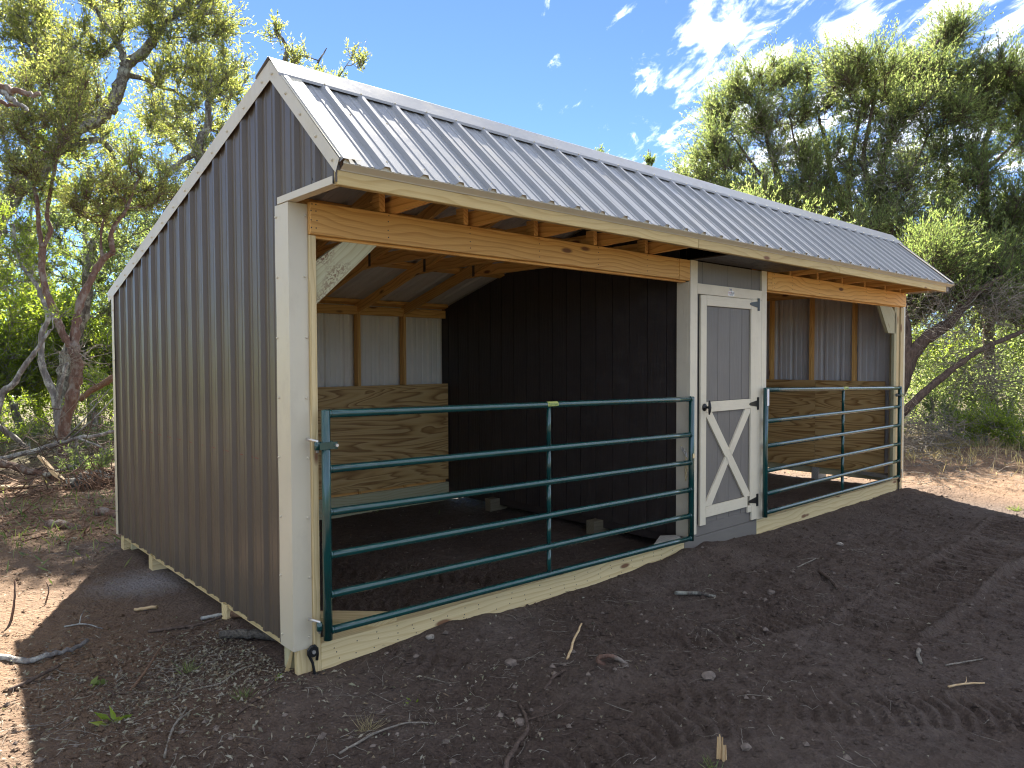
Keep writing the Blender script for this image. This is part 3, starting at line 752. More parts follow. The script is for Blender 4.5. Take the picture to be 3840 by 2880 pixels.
# flat corner braces lying on the sills
prism('corner_brace', [(0.14, 0.56, 0.139), (0.14, 0.40, 0.139), (0.47, 0.00, 0.139), (0.63, 0.00, 0.139), (0.63, 0.07, 0.139)], (0, 0, 0.038), M['pale'], shed, (0.7, -0.7, 0))
prism('corner_brace', [(3.13, 0.0, 0.139), (3.50, 0.0, 0.139), (3.52, 0.07, 0.139), (3.40, 0.14, 0.139)], (0, 0, 0.030), M['gray_wood'], shed, (0.95, 0.2, 0))
prism('corner_brace', [(8.22, 0.06, 0.134), (8.385, 0.09, 0.134), (8.43, 0.58, 0.134), (8.36, 0.58, 0.134), (8.20, 0.12, 0.134)], (0, 0, 0.045), M['gray_wood'], shed, (0.1, 0.95, 0))

# trusses: steep front rafter, long rear rafter, bottom chord, steel nail plates
truss_x = [0.555+0.61*k for k in range(5)] + [5.35+0.60*k for k in range(5)] + [8.24]
for i, x in enumerate(truss_x):
    h = 0.038; dz = 0.094
    prism('rafter', [(x, YA, ZA-0.05), (x, -0.48, zfront(-0.48)-0.028), (x, -0.48, zfront(-0.48)-0.095), (x, -0.40, zfront(-0.40)-0.11), (x, YA, ZA-0.05-0.135)], (h, 0, 0), M['gold'], shed, (0, SF, SF*SF))
    prism('rafter', [(x, YA+0.002, ZA-0.052), (x, YA+0.002, ZA-0.15), (x, 3.44, zback(3.44)-0.150), (x, 3.54, zback(3.54)-0.150), (x, 3.54, zback(3.54)-0.052)], (h, 0, 0), M['gold'], shed, (0, 1, -SB))
    prism('tie_beam', [(x+0.039, -0.482, 2.626), (x+0.039, -0.482, 2.556), (x+0.039, 0.03, 2.542), (x+0.039, 2.10, 2.560), (x+0.039, 2.52, 2.545), (x+0.039, 2.52, zback(2.52)-0.052), (x+0.039, 2.30, zback(2.30)-0.055), (x+0.039, 2.0, 2.66), (x+0.039, 0.0, 2.640)], (h, 0, 0), M['gold'], shed, (0, 1, 0))
    bx('nail_plate', x-0.0018, x-0.0003, 2.17, 2.21, zback(2.2)-0.185, zback(2.2)-0.06, M['gusset'], shed, 'z', 0.0003)
    bx('blocking', x-0.040, x-0.002, -0.035, 0.045, 2.543, 2.650, M['gold'], shed, 'y')
# purlins under the rear roof
for y in (0.62, 1.55, 2.46, 3.50):
    for a, b_ in ((0.02, 3.62), (4.9, 8.43)):
        board('purlin', (a, y, zback(y)-0.029), (b_, y, zback(y)-0.029), 0.088, 0.038, (0, 1, -SB), M['gold'], shed)
for a, b_ in ((0.02, 3.62), (4.9, 8.43)):
    board('purlin', (a, -0.20, zfront(-0.20)-0.024), (b_, -0.20, zfront(-0.20)-0.024), 0.088, 0.030, (0, 1, SF), M['gold'], shed)
# rear wall framing of the left bay
for x in (0.555, 1.165, 1.775, 2.385, 2.985):
    bx('stud', x-0.001, x+0.037, 3.475, 3.562, 0.206, 2.295, M['gold'], shed, 'z')
sx_ = [0.06, 0.555, 1.165, 1.775, 2.385, 2.985, 3.60]
for a, b_ in zip(sx_[:-1], sx_[1:]):
    bx('wall_plate', a+0.038, b_-0.002, 3.48, 3.518, 2.203, 2.298, M['gold'], shed, 'x')
    bx('wall_plate', a+0.038, b_-0.002, 3.50, 3.538, 0.206, 0.246, M['gold'], shed, 'x')
bx('plywood_sheet', 0.08, 1.17, 3.455, 3.471, 0.242, 1.412, M['ply'], shed, 'x', 0.001)
bx('plywood_sheet', 1.173, 3.608, 3.455, 3.471, 0.242, 1.412, M['ply'], shed, 'x', 0.001)
# far gable wall framing of the right bay
for y in (0.615, 1.215, 1.825, 2.43, 3.04):
    bx('stud', 8.362, 8.450, y-0.019, y+0.019, 0.173, ztop(y)-0.15, M['gold'], shed, 'z')
bx('plywood_sheet', 8.345, 8.360, 0.19, 1.128, 0.166, 1.398, M['ply'], shed, 'y', 0.001)
bx('plywood_sheet', 8.345, 8.360, 1.131, 3.45, 0.166, 1.398, M['ply'], shed, 'y', 0.001)

# tack room: side wall of dark grooved planks facing the open bay
XT = 3.632
ys = [0.11, 0.241, 0.456, 0.665, 0.869, 1.077, 1.28, 1.475, 1.674, 1.873, 2.073, 2.274, 2.476, 2.665, 2.875, 3.077, 3.27, 3.46, 3.60]
for a, b_ in zip(ys[:-1], ys[1:]):
    g_ = 0.0042
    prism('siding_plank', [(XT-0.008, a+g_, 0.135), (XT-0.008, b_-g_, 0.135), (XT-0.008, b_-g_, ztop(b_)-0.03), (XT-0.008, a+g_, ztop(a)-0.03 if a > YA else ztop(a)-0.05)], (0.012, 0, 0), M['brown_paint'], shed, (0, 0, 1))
bx('siding_backing', XT+0.0045, XT+0.05, 0.10, 3.60, 0.14, 2.33, M['groove'], shed, 'z', 0.001)['label'] = 'grey groove backing behind the dark planks'
bx('rim_board', XT+0.004, XT+0.045, 0.09, 3.60, 0.055, 0.133, M['brown_paint'], shed, 'y')
for a, b_ in zip(ys[:-1], ys[1:]):
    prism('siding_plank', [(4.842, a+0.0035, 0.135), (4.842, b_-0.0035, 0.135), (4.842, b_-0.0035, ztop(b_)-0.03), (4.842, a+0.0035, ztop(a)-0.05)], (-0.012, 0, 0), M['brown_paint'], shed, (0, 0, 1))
# dark soffit over the tack room front
for k, (a, b_) in enumerate(((3.60, 4.20), (4.203, 4.86), (4.863, 5.02))):
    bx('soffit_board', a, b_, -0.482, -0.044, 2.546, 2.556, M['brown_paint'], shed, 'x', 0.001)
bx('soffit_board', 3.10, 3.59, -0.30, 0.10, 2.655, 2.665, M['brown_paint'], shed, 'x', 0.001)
# tack room front: grey siding, tan trim
for a, b_ in ((3.69, 3.79), (3.794, 4.20), (4.204, 4.61), (4.614, 4.79)):
    bx('front_siding', a, b_, -0.012, 0.0, 2.345, 2.545, M['gray_paint'], shed, 'z', 0.0015)
bx('front_siding', 3.60, 4.86, 0.001, 0.012, 0.04, 2.545, M['gray_paint'], shed, 'z', 0.001)
bx('front_siding', 3.655, 3.735, -0.011, 0.0, 0.13, 2.262, M['gray_paint'], shed, 'z', 0.001)
bx('skirt_board', 3.532, 4.727, -0.0200, 0.0, -0.10, 0.133, M['gray_paint'], shed, 'x')
bx('skirt_board', 3.60, 4.727, -0.0180, 0.0, 0.136, 0.238, M['gray_paint'], shed, 'x')
def trim(x0, x1, z0, z1, g='z', y0=-0.034, y1=-0.0125):
    return bx('door_trim', x0, x1, y0, y1, z0, z1, M['tan_paint'], shed, g, 0.002)
trim(3.584, 3.690, 0.165, 2.545)
trim(4.772, 4.864, 0.140, 2.545)
trim(3.692, 4.770, 2.262, 2.352, 'x')
trim(4.700, 4.770, 0.142, 2.260)
bx('corner_trim', 3.584, 3.606, -0.0115, 0.108, 0.148, 2.36, M['tan_paint'], shed, 'z', 0.002)
bx('corner_trim', 4.843, 4.866, -0.0115, 0.108, 0.148, 2.36, M['tan_paint'], shed, 'z', 0.002)

# the door: stiles, rails, planks, cross, hinges, knob (children of the door)
door = bpy.data.objects.new('door', None); link(door, shed); door.location = (3.74, -0.03, 0.15)
door['label'] = 'tan framed grey plank door with an X brace'
bpy.context.view_layer.update()
def to_door(o):
    o.parent = door; o.matrix_parent_inverse = Matrix.Translation((-3.74, 0.03, -0.15)); return o
def dbx(name, x0, x1, z0, z1, mat, g='z', y0=-0.038, y1=-0.019):
    return to_door(bx(name, x0, x1, y0, y1, z0, z1, mat, None, g, 0.0018))
dbx('stile', 3.738, 3.826, 0.228, 2.256, M['tan_paint'])
dbx('stile', 4.572, 4.697, 0.300, 2.262, M['tan_paint'])
dbx('stile', 4.600, 4.697, 0.152, 0.298, M['tan_paint'])
dbx('stile', 4.530, 4.598, 0.234, 0.298, M['tan_paint'])
dbx('rail', 3.828, 4.570, 2.166, 2.258, M['tan_paint'], 'x')
dbx('rail', 3.828, 4.570, 1.226, 1.318, M['tan_paint'], 'x')
dbx('rail', 3.828, 4.528, 0.292, 0.388, M['tan_paint'], 'x')
for a, b_ in ((3.828, 4.031), (4.035, 4.229), (4.233, 4.434), (4.438, 4.571)):
    dbx('door_plank', a, b_, 1.320, 2.164, M['gray_paint'], 'z', -0.019, -0.005)
    dbx('door_plank', a, b_, 0.390, 1.224, M['gray_paint'], 'z', -0.019, -0.005)
    dbx('door_plank', a, b_, 0.239, 0.290, M['gray_paint'], 'z', -0.019, -0.005)
y = -0.0195
xa, xb, za, zb, w = 3.829, 4.569, 0.390, 1.223, 0.092
def dprism(name, poly, mat, axis):
    return to_door(prism(name, [(p[0], y, p[1]) for p in poly], (0, -0.0155, 0), mat, None, axis))
ex, ez = w*1.0, w*0.35
dprism('cross_brace', [(xa, zb), (xa+ex, zb), (xb, za+ez), (xb, za), (xb-ex, za), (xa, zb-ez)], M['tan_paint'], (xb-xa, 0, za-zb))
mx_, mz_ = (xa+xb)/2, (za+zb)/2
ux, uz = (xb-xa), (zb-za); ul = math.hypot(ux, uz); ux /= ul; uz /= ul
dprism('cross_brace', [(xa, za), (xa+ex, za), (mx_+0.048, mz_-0.06), (mx_-0.035, mz_+0.045-0.09), (xa, za+ez)][0:2] + [(mx_-0.002, mz_-0.058), (mx_-0.052, mz_+0.002)] + [(xa, za+ez)], M['tan_paint'], (ux, 0, uz))
dprism('cross_brace', [(xb, zb), (xb-ex, zb), (mx_+0.002, mz_+0.058), (mx_+0.052, mz_-0.002), (xb, zb-ez)], M['tan_paint'], (ux, 0, uz))
for zc in (2.216, 1.268, 0.336):
    hg = prism('hinge', [(4.682, -0.0385, zc-0.03), (4.682, -0.0385, zc+0.03), (4.560, -0.0385, zc+0.013), (4.540, -0.0385, zc), (4.560, -0.0385, zc-0.013)], (0, -0.004, 0), M['black'], None, (1, 0, 0)); to_door(hg)
    to_door(bx('hinge_plate', 4.683, 4.716, -0.0445, -0.0385, zc-0.060, zc+0.060, M['black'], None, 'z', 0.001))
kz = 1.272
kn = to_door(tube('knob', [(3.792, -0.038, kz), (3.792, -0.046, kz), (3.792, -0.047, kz), (3.792, -0.085, kz), (3.792, -0.086, kz), (3.792, -0.096, kz)], [0.033, 0.033, 0.012, 0.010, 0.016, 0.012], M['black'], None, 14))
to_door(tube('handle', [(3.792, -0.090, kz-0.062), (3.792, -0.093, kz-0.03), (3.792, -0.096, kz), (3.792, -0.093, kz+0.03), (3.792, -0.090, kz+0.062)], [0.007, 0.012, 0.014, 0.012, 0.007], M['black'], None, 8))

# maker's sticker above the door
def text(name, body, size, loc, mat, parent, rot=(math.radians(90), 0, 0)):
    cu = bpy.data.curves.new(name, 'FONT'); cu.body = body; cu.size = size; cu.align_x = 'CENTER'; cu.extrude = 0.0002
    cu.materials.append(mat)
    o = bpy.data.objects.new(name, cu); o.location = loc; o.rotation_euler = rot
    link(o)
    bpy.context.view_layer.update()
    me = bpy.data.meshes.new_from_object(o.evaluated_get(bpy.context.evaluated_depsgraph_get()))
    bpy.data.objects.remove(o)
    o = bpy.data.objects.new(name, me); o.location = loc; o.rotation_euler = rot
    if not me.materials: me.materials.append(mat)
    return link(o, parent)
st = prism('sticker', [(4.170, -0.0345, 2.272), (4.275, -0.0345, 2.272), (4.275, -0.0345, 2.311), (4.255, -0.0345, 2.318), (4.225, -0.0345, 2.322), (4.198, -0.0345, 2.312), (4.188, -0.0345, 2.318), (4.170, -0.0345, 2.310)], (0, -0.0008, 0), M['white'], shed, (1, 0, 0))
st['label'] = 'white maker sticker with a longhorn head'
bpy.context.view_layer.update()
def to_st(o):
    o.parent = st; o.matrix_parent_inverse = st.matrix_local.inverted(); return o
to_st(text('lettering', 'Lona', 0.026, (4.197, -0.0358, 2.293), M['red_print'], None))
to_st(text('lettering', 'Build', 0.026, (4.247, -0.0358, 2.293), M['black_print'], None))
for k, z in enumerate((2.286, 2.279)):
    to_st(bx('print_line', 4.19+0.015*k, 4.262-0.01*k, -0.0360, -0.0354, z-0.0014, z+0.0014, M['black_print'], None, 'x', 0.0001))
to_st(tube('horn', [(4.212, -0.0358, 2.318), (4.196, -0.0358, 2.332), (4.196, -0.0358, 2.350)], [0.004, 0.0035, 0.002], M['white'], None, 6))
to_st(tube('horn', [(4.222, -0.0358, 2.318), (4.232, -0.0358, 2.332), (4.230, -0.0358, 2.350)], [0.004, 0.0035, 0.002], M['white'], None, 6))
to_st(prism('head', [(4.209, -0.0350, 2.334), (4.226, -0.0350, 2.334), (4.222, -0.0350, 2.315), (4.213, -0.0350, 2.315)], (0, -0.0012, 0), M['black_print'], None, (1, 0, 0)))

# nails in sills and headers
it = []
for k in range(26):
    x = 0.22+0.13*k
    for z in (0.035, 0.075, 0.105): 
        if rnd.random() < 0.75: it.append(((x+rnd.uniform(-.02, .02), -0.0209, z+rnd.uniform(-.012, .012)), (0, -1, 0)))
for x in (0.093, 0.12, 0.57, 1.17, 1.78, 2.39, 2.98, 3.38, 5.0, 5.36, 5.96, 6.55, 7.16, 7.75, 8.33):
    for z in (2.40, 2.44, 2.49, 2.525): it.append(((x+rnd.uniform(-.004, .004), -0.0399, z), (0, -1, 0)))
screws('nail_heads', it, 0.0042, 0.0012, M['black_print'])

# ------------------------------------------------------------------ gates
def gate(label, xl, xr, ztl, ztr, rails, xm, yl, hinge_side, stickers, post_lo):
    g = empty('farm_gate', label, 'gate', (xl, yl, post_lo[0]), 'green tube gates closing the two bays')
    P = lambda o: (setattr(o, 'parent', g), setattr(o, 'matrix_parent_inverse', Matrix.Translation((-xl, -yl, -post_lo[0]))), o)[2]
    G = M['gate']
    for x, zt, zb in ((xl, ztl, post_lo[0]), (xr, ztr, post_lo[1])):
        P(tube('gate_post', [(x, yl, zb), (x, yl, (zb+zt)/2), (x, yl, zt-0.006), (x, yl, zt)], [0.0245, 0.0245, 0.0245, 0.017], G, None, 16))
    for zl, zr in rails:
        n = 12; x0, x1 = xl+0.022, xr-0.022
        P(tube('gate_rail', [(x0+(x1-x0)*i/n, yl, zl+(zr-zl)*i/n) for i in range(n+1)], [0.0222]*(n+1), G, None, 14))
        for x, z in ((x0, zl), (x1, zr)):
            P(tube('weld', [(x-0.006, yl, z), (x, yl, z), (x+0.006, yl, z)], [0.0235, 0.026, 0.0235], G, None, 10))
    f = (xm-xl)/(xr-xl)
    z0 = [a+(b_-a)*f for a, b_ in rails]
    for a, b_ in zip(z0[:-1], z0[1:]):
        P(tube('gate_brace', [(xm, yl, a-0.02), (xm, yl, (a+b_)/2), (xm, yl, b_+0.02)], [0.0165]*3, G, None, 10))
    s = 1 if hinge_side == 'left' else -1
    xp = xl if hinge_side == 'left' else xr
    for z in (1.235, 0.262):
        P(tube('hinge_barrel', [(xp-s*0.05, yl, z-0.022), (xp-s*0.05, yl, z+0.022)], [0.016, 0.016], G, None, 10))
        if z > 1:
            for dy in (-0.0275, 0.0275):
                P(bx('hinge_strap', min(xp-s*0.05, xp+s*0.055), max(xp-s*0.05, xp+s*0.055), yl+dy-0.0025, yl+dy+0.0025, z-0.02, z+0.02, G, None, 'x', 0.001))
            P(tube('hinge_bolt', [(xp+s*0.045, yl-0.044, z), (xp+s*0.045, yl+0.044, z)], [0.009, 0.009], M['zinc'], None, 6, False))
        P(tube('hinge_pin', [(xp-s*0.085, yl+0.055, z+0.034), (xp-s*0.07, yl+0.02, z+0.032), (xp-s*0.05, yl, z+0.026), (xp-s*0.05, yl, z), (xp-s*0.05, yl, z-0.036)], [0.008]*5, M['zinc'], None, 8))
    return g, P
YG = -0.085
g1, P1 = gate('green six-rail tube gate across the wide left bay, chained beside the door', 0.137, 3.532, 1.428, 1.378,
     [(1.404, 1.357), (1.104, 1.054), (0.871, 0.818), (0.637, 0.584), (0.422, 0.362), (0.226, 0.167)], 1.822, YG, 'left', None, (0.178, 0.145))
g2, P2 = gate('green six-rail tube gate across the far right bay, white tag on its post', 4.765, 8.105, 1.420, 1.345,
     [(1.399, 1.325), (1.095, 1.090), (0.855, 0.852), (0.614, 0.613), (0.390, 0.397), (0.207, 0.196)], 6.464, YG, 'right', None, (0.165, 0.180))
def rail_sticker(P, x0, x1, z, body):
    n = 6; V = []; F = []
    for i in range(2):
        x = (x0, x1)[i]
        for k in range(n+1):
            a = math.radians(-25+k*110/n)                     # wraps the front and top of the tube
            V.append((x, YG-0.0228*math.cos(a), z+0.0228*math.sin(a)))
    for k in range(n): F.append((k, k+1, n+2+k, n+1+k))
    o = P(raw('sticker', V, F, M['yellow'])); o['label'] = 'yellow and green sticker on the top rail'
    t = text('lettering', body, 0.026, ((x0+x1)/2, YG-0.0232, z-0.006), M['green_print'], None)
    t.scale = (0.9, 1, 1); P(t)
rail_sticker(P1, 1.797, 1.900, 1.381, 'TUF-MAX')
rail_sticker(P2, 6.440, 6.555, 1.362, 'TUF-MAX')
wl = P2(bx('label_tag', 4.747, 4.783, YG-0.0262, YG-0.0247, 1.245, 1.405, M['white'], None, 'z', 0.0003)); wl['label'] = 'white paper tag'

# chain between the left gate and the door corner
def link_mesh(name, c, d, flip, mat, parent):
    d = Vector(d).normalized(); s = d.cross(Vector((0, 1, 0.02))).normalized(); nrm = d.cross(s)
    u = s if flip else nrm
    pts = []
    for k in range(13):
        a = 2*math.pi*k/12; pts.append(Vector(c)+d*0.020*math.cos(a)+u*0.0105*math.sin(a))
    return tube(name, pts, [0.0036]*13, mat, parent, 6)
ch = empty('gate_chain', 'short brass coloured chain hooked round the gate end beside the door', 'chain', (3.536, -0.05, 0.65))
def C_(o): o.parent = ch; o.matrix_parent_inverse = Matrix.Translation((-3.536, 0.05, -0.65)); return o
a, b_ = Vector((3.574, 0.047, 0.932)), Vector((3.560, -0.018, 0.858))
for k in range(5):
    p = a.lerp(b_, (k+0.5)/5)+Vector((0.004, 0, 0)); C_(link_mesh('chain_link', p, b_-a, k % 2 == 0, M['zinc'], None))
for k in range(7):
    C_(link_mesh('chain_link', (3.571, -0.004, 0.842-0.029*k), (0.03, 0, -1), k % 2 == 0, M['brass'], None))
C_(tube('eye_screw', [(3.590, 0.05, 0.94), (3.578, 0.05, 0.945), (3.570, 0.05, 0.935), (3.576, 0.05, 0.925)], [0.004]*4, M['brass'], None, 6))
C_(bx('latch_plate', 3.508, 3.532, YG-0.034, YG-0.026, 0.855, 0.895, M['brass'], None, 'z', 0.002))

# ground anchors
def anchor(label, x, y, z, lean):
    e = empty('ground_anchor', label, 'anchor', (x, y, 0.0), 'black screw anchors at the front corners')
    def K(o): o.parent = e; o.matrix_parent_inverse = Matrix.Translation((-x, -y, 0)); return o
    hook = [(x+0.026, y-0.012, z-0.055), (x+0.030, y-0.012, z-0.02), (x+0.027, y-0.012, z+0.01), (x+0.012, y-0.012, z+0.028), (x-0.008, y-0.012, z+0.027), (x-0.024, y-0.012, z+0.010), (x-0.024, y-0.012, z-0.012),
            (x-0.012, y-0.012, z-0.036), (x-0.001, y-0.014, z-0.062), (x+0.002+lean*0.3, y-0.02, z-0.10), (x+0.006+lean, y-0.026, z-0.16), (x+0.012+lean*1.4, y-0.03, z-0.26)]
    K(tube('rod', hook, [0.0075]*len(hook), M['black'], None, 10))
    K(disc('washer', (x, y-0.021, z), (0, -1, 0), 0.0285, 0.004, M['black'], None, 18))
    K(disc('bolt_head', (x, y-0.025, z), (0, -1, 0), 0.0105, 0.009, M['zinc'], None, 6))
    K(tube('sleeve', [(x+0.004+lean, y-0.026, -0.005), (x+0.016+lean, y-0.03, -0.05), (x+0.03+lean, y-0.03, -0.10)], [0.014, 0.017, 0.017], M['black'], None, 8))
anchor('black hooked screw anchor bolted to the near left corner post', 0.070, -0.022, 0.117, 0.006)
anchor('black screw anchor half hidden beside the far right gate end', 8.245, -0.022, 0.155, -0.05)
#@@NATURE@@
# ------------------------------------------------------------------ trees
def catmull(pts, per=6):
    P = [np.array(p, float) for p in pts]
    P = [2*P[0]-P[1]] + P + [2*P[-1]-P[-2]]
    out = []
    for i in range(1, len(P)-2):
        for k in range(per):
            t = k/per
            out.append(0.5*((2*P[i])+(-P[i-1]+P[i+1])*t+(2*P[i-1]-5*P[i]+4*P[i+1]-P[i+2])*t*t+(-P[i-1]+3*P[i]-3*P[i+1]+P[i+2])*t**3))
    out.append(P[-2])
    return np.array(out)
def batch_tubes(P, R, k=3):
    """P (N,n,3), R (N,n): many thin tubes at once"""
    N, n, _ = P.shape
    T = np.gradient(P, axis=1); T /= (np.linalg.norm(T, axis=2, keepdims=True)+1e-9)
    ref = np.tile(np.array([0.37, 0.21, 0.9]), (N, n, 1))
    U = np.cross(T, ref); U /= (np.linalg.norm(U, axis=2, keepdims=True)+1e-9); W = np.cross(T, U)
    a = np.arange(k)*2*np.pi/k
    V = P[:, :, None, :]+R[:, :, None, None]*(np.cos(a)[None, None, :, None]*U[:, :, None, :]+np.sin(a)[None, None, :, None]*W[:, :, None, :])
    b_ = (np.arange(N)*n*k)[:, None, None]; i = (np.arange(n-1)*k)[None, :, None]; j = np.arange(k)[None, None, :]; j2 = (j+1) % k
    F = np.stack([b_+i+j, b_+i+j2, b_+i+k+j2, b_+i+k+j], -1).reshape(-1, 4)
    return V.reshape(-1, 3), F
def unit(v): return v/(np.linalg.norm(v, axis=-1, keepdims=True)+1e-9)
def leaf_quads(P, D, Nn, L, W, fold=0.12):
    """diamond leaves: base P, direction D, normal Nn"""
    S = unit(np.cross(D, Nn)); Nn = np.cross(S, D)
    L = L[:, None]; W = W[:, None]
    V = np.stack([P, P+D*L*0.45+S*W*0.5+Nn*W*fold*2, P+D*L, P+D*L*0.45-S*W*0.5+Nn*W*fold*2], 1)
    n = len(P)
    return V.reshape(-1, 3), (np.arange(n)*4)[:, None]+np.arange(4)[None, :]

def tree(name, label, cat, trunks, lobes, bark_m, leaf_m, group=None, clump_r=0.45, twigs=14, leaves=18, L=0.055, W=0.022, up=0.35, limb_r=0.016, seed=1, dead=0, dead_lobes=None, droop=0.0, align=0.7, stems_from=0.15, wob=0.03):
    rg = np.random.default_rng(seed)
    base = trunks[0][0][0]
    root = empty(name, label, cat, tuple(base), group)
    Mi = Matrix.Translation(-Vector(base))
    bag = Bag(); nodes = []
    for pts, r0, r1 in trunks:
        C = catmull(pts, 6); n = len(C)
        C[1:-1] += rg.normal(0, wob*r0*6, (n-2, 3))*0.35
        t = np.linspace(0, 1, n); R = r0+(r1-r0)*t**0.85; R *= 1+0.10*rg.normal(0, 1, n)
        if pts is trunks[0][0] and base[2] < 0.6: R[0] *= 1.35
        bag.tube(C, np.maximum(R, 0.004), 9)
        for q, p in zip(t, C):
            if q > stems_from: nodes.append(p)
    nodes = [np.array(p) for p in nodes]
    cl = []
    for c, rad, n in lobes:
        u = unit(rg.normal(0, 1, (n, 3)))*(rg.random((n, 1))**0.45)
        cl += [np.array(c)+x*np.array(rad) for x in u]
    cl = [c for c in cl if c[2] > 0.12]
    NA = np.array(nodes)
    cl.sort(key=lambda c: np.min(np.linalg.norm(NA-c, axis=1)))
    tw_P, tw_D = [], []
    for c in cl:
        NA = np.array(nodes)
        d = np.linalg.norm(NA-c, axis=1)+0.8*np.maximum(0, NA[:, 2]-c[2]+0.1)
        s = NA[np.argmin(d)]; ln = np.linalg.norm(c-s)
        if ln > 0.08:
            m1 = s+(c-s)*0.35+rg.normal(0, 0.10, 3)*ln+np.array([0, 0, -0.05])*ln; m2 = s+(c-s)*0.72+rg.normal(0, 0.07, 3)*ln
            Cc = catmull([s, m1, m2, c], 3)
            r0 = min(limb_r*1.8, limb_r*(0.6+0.5*ln))
            bag.tube(Cc, np.linspace(r0, r0*0.35, len(Cc)), 5, False)
            nodes += [Cc[3], Cc[6], Cc[-1]]
        out = unit((c-s)+np.array([0, 0, up*ln+0.05]))
        dirs = unit(rg.normal(0, 0.75, (twigs, 3))+out[None, :]*0.8+np.array([0, 0, up-droop]))
        ln_t = clump_r*(0.45+0.75*rg.random((twigs, 1)))
        p0 = c[None, :]-out[None, :]*clump_r*0.35*rg.random((twigs, 1))
        p1 = p0+dirs*ln_t*0.5+rg.normal(0, 0.08, (twigs, 3))*clump_r
        p2 = p0+dirs*ln_t+rg.normal(0, 0.10, (twigs, 3))*clump_r
        tw_P.append(np.stack([p0, p1, p2], 1))
    T = np.concatenate(tw_P)
    V, F = batch_tubes(T, np.tile(np.array([0.0055, 0.0038, 0.0018])*max(1, L/0.05)*0.9, (len(T), 1)), 3)
    bag.add(V, F)
    o = bag.build('trunk', bark_m, root, True); o.matrix_parent_inverse = Mi
    n = len(T)*leaves
    ti = np.repeat(np.arange(len(T)), leaves); t = 0.12+0.95*rg.random(n)
    A, B, Cc = T[ti, 0], T[ti, 1], T[ti, 2]
    pos = ((1-t)**2)[:, None]*A+(2*t*(1-t))[:, None]*B+(t*t)[:, None]*Cc
    td = unit(Cc-A)
    D = unit(td*align+rg.normal(0, 0.6 if align < 1 else 0.5, (n, 3))+np.array([0, 0, 0.15-droop]))
    Nn = unit(rg.normal(0, 0.7, (n, 3))+np.array([0, 0, 0.6]))
    V, F = leaf_quads(pos+rg.normal(0, 0.012, (n, 3)), D, Nn, L*(0.55+0.7*rg.random(n)), W*(0.6+0.7*rg.random(n)))
    o = raw('crown', V, F, leaf_m, root); o.matrix_parent_inverse = Mi
    if dead:
        DL = dead_lobes or lobes; P = []
        for c, rad, _ in DL:
            m = dead//len(DL)
            p = np.array(c)+unit(rg.normal(0, 1, (m, 3)))*rg.random((m, 1))**0.5*np.array(rad)
            d = unit(rg.normal(0, 1, (m, 3))*np.array([1, 1, 0.6])); st_ = []
            ln = 0.25+0.6*rg.random((m, 1))
            for k in range(5):
                st_.append(p.copy()); d = unit(d+rg.normal(0, 0.33, (m, 3))); p = p+d*ln/5
            P.append(np.stack(st_, 1))
        P = np.concatenate(P); R = (0.003+0.006*rg.random((len(P), 1))**2)*np.linspace(1, 0.3, 5)[None, :]
        V, F = batch_tubes(P, R, 4)
        o = raw('dead_twigs', V, F, M['dead'], root, True); o.matrix_parent_inverse = Mi; o['kind'] = 'stuff'
    return root
def A_(*p): return [at(*q) for q in p]
def onground(px, py, depth):
    p = at(px, py, depth); p.z = gz(p.x, p.y)-0.06; return p

WOODS = 'trees at the edge of the clearing'
def at2(px, py, dp): return at(px, py, dp*1.3)
def A2(*p): return [at2(*q) for q in p]
# --- left: leaning live oak with lichen bark
base = onground(-160, 1660, 14.3)
tree('oak_tree', 'leaning live oak with lichen grey bark rising above the brown gable', 'tree',
     [([base] + A2((-120, 1250, 11), (-20, 860, 11), (60, 723, 11), (151, 627, 11), (241, 524, 11), (313, 464, 11), (374, 440, 11), (422, 386, 11), (458, 301, 11), (470, 235, 11)), 0.221, 0.1105),
      (A2((470, 235, 11), (452, 187, 11), (416, 120, 11.1), (368, 48, 11.2), (330, -60, 11.3)), 0.0715, 0.039),
      (A2((470, 235, 11), (524, 211, 11), (579, 145, 10.9), (609, 90, 10.9), (663, 48, 10.8), (720, -40, 10.8)), 0.104, 0.065),
      (A2((462, 280, 11), (542, 295, 11.2), (602, 325, 11.3), (663, 345, 11.4), (720, 380, 11.5)), 0.0585, 0.0234),
      (A2((200, 570, 11), (325, 530, 11.2), (386, 530, 11.4), (422, 573, 11.5)), 0.078, 0.052),
      (A2((422, 386, 11), (385, 410, 10.9), (375, 360, 10.8)), 0.039, 0.0156)],
     [(at2(560, 40, 10.9), (0.98, 1.04, 0.72), 22), (at2(760, 60, 11), (0.59, 0.91, 0.65), 14), (at2(690, 250, 11.3), (0.98, 1.04, 0.52), 16), (at2(790, 300, 11.6), (0.65, 0.78, 0.52), 10), (at2(300, 60, 11.3), (0.72, 0.78, 0.45), 8), (at2(120, 180, 11), (1.04, 1.17, 1.1), 26),
      (at2(40, 20, 11), (1.04, 1.04, 0.78), 14), (at2(240, 290, 11), (0.72, 1.04, 0.72), 14), (at2(360, 170, 11), (0.45, 0.65, 0.33), 5), (at2(800, 480, 12), (0.59, 0.78, 0.65), 9), (at2(600, 440, 11.6), (0.78, 0.78, 0.45), 9), (at2(340, 560, 11.5), (0.65, 0.65, 0.39), 7), (at2(-250, 250, 11), (1.04, 1.3, 1.3), 12)],
     M['bark_oak'], M['leaf_oak'], WOODS, 0.62, 20, 20, 0.07, 0.026, seed=3, stems_from=0.45)
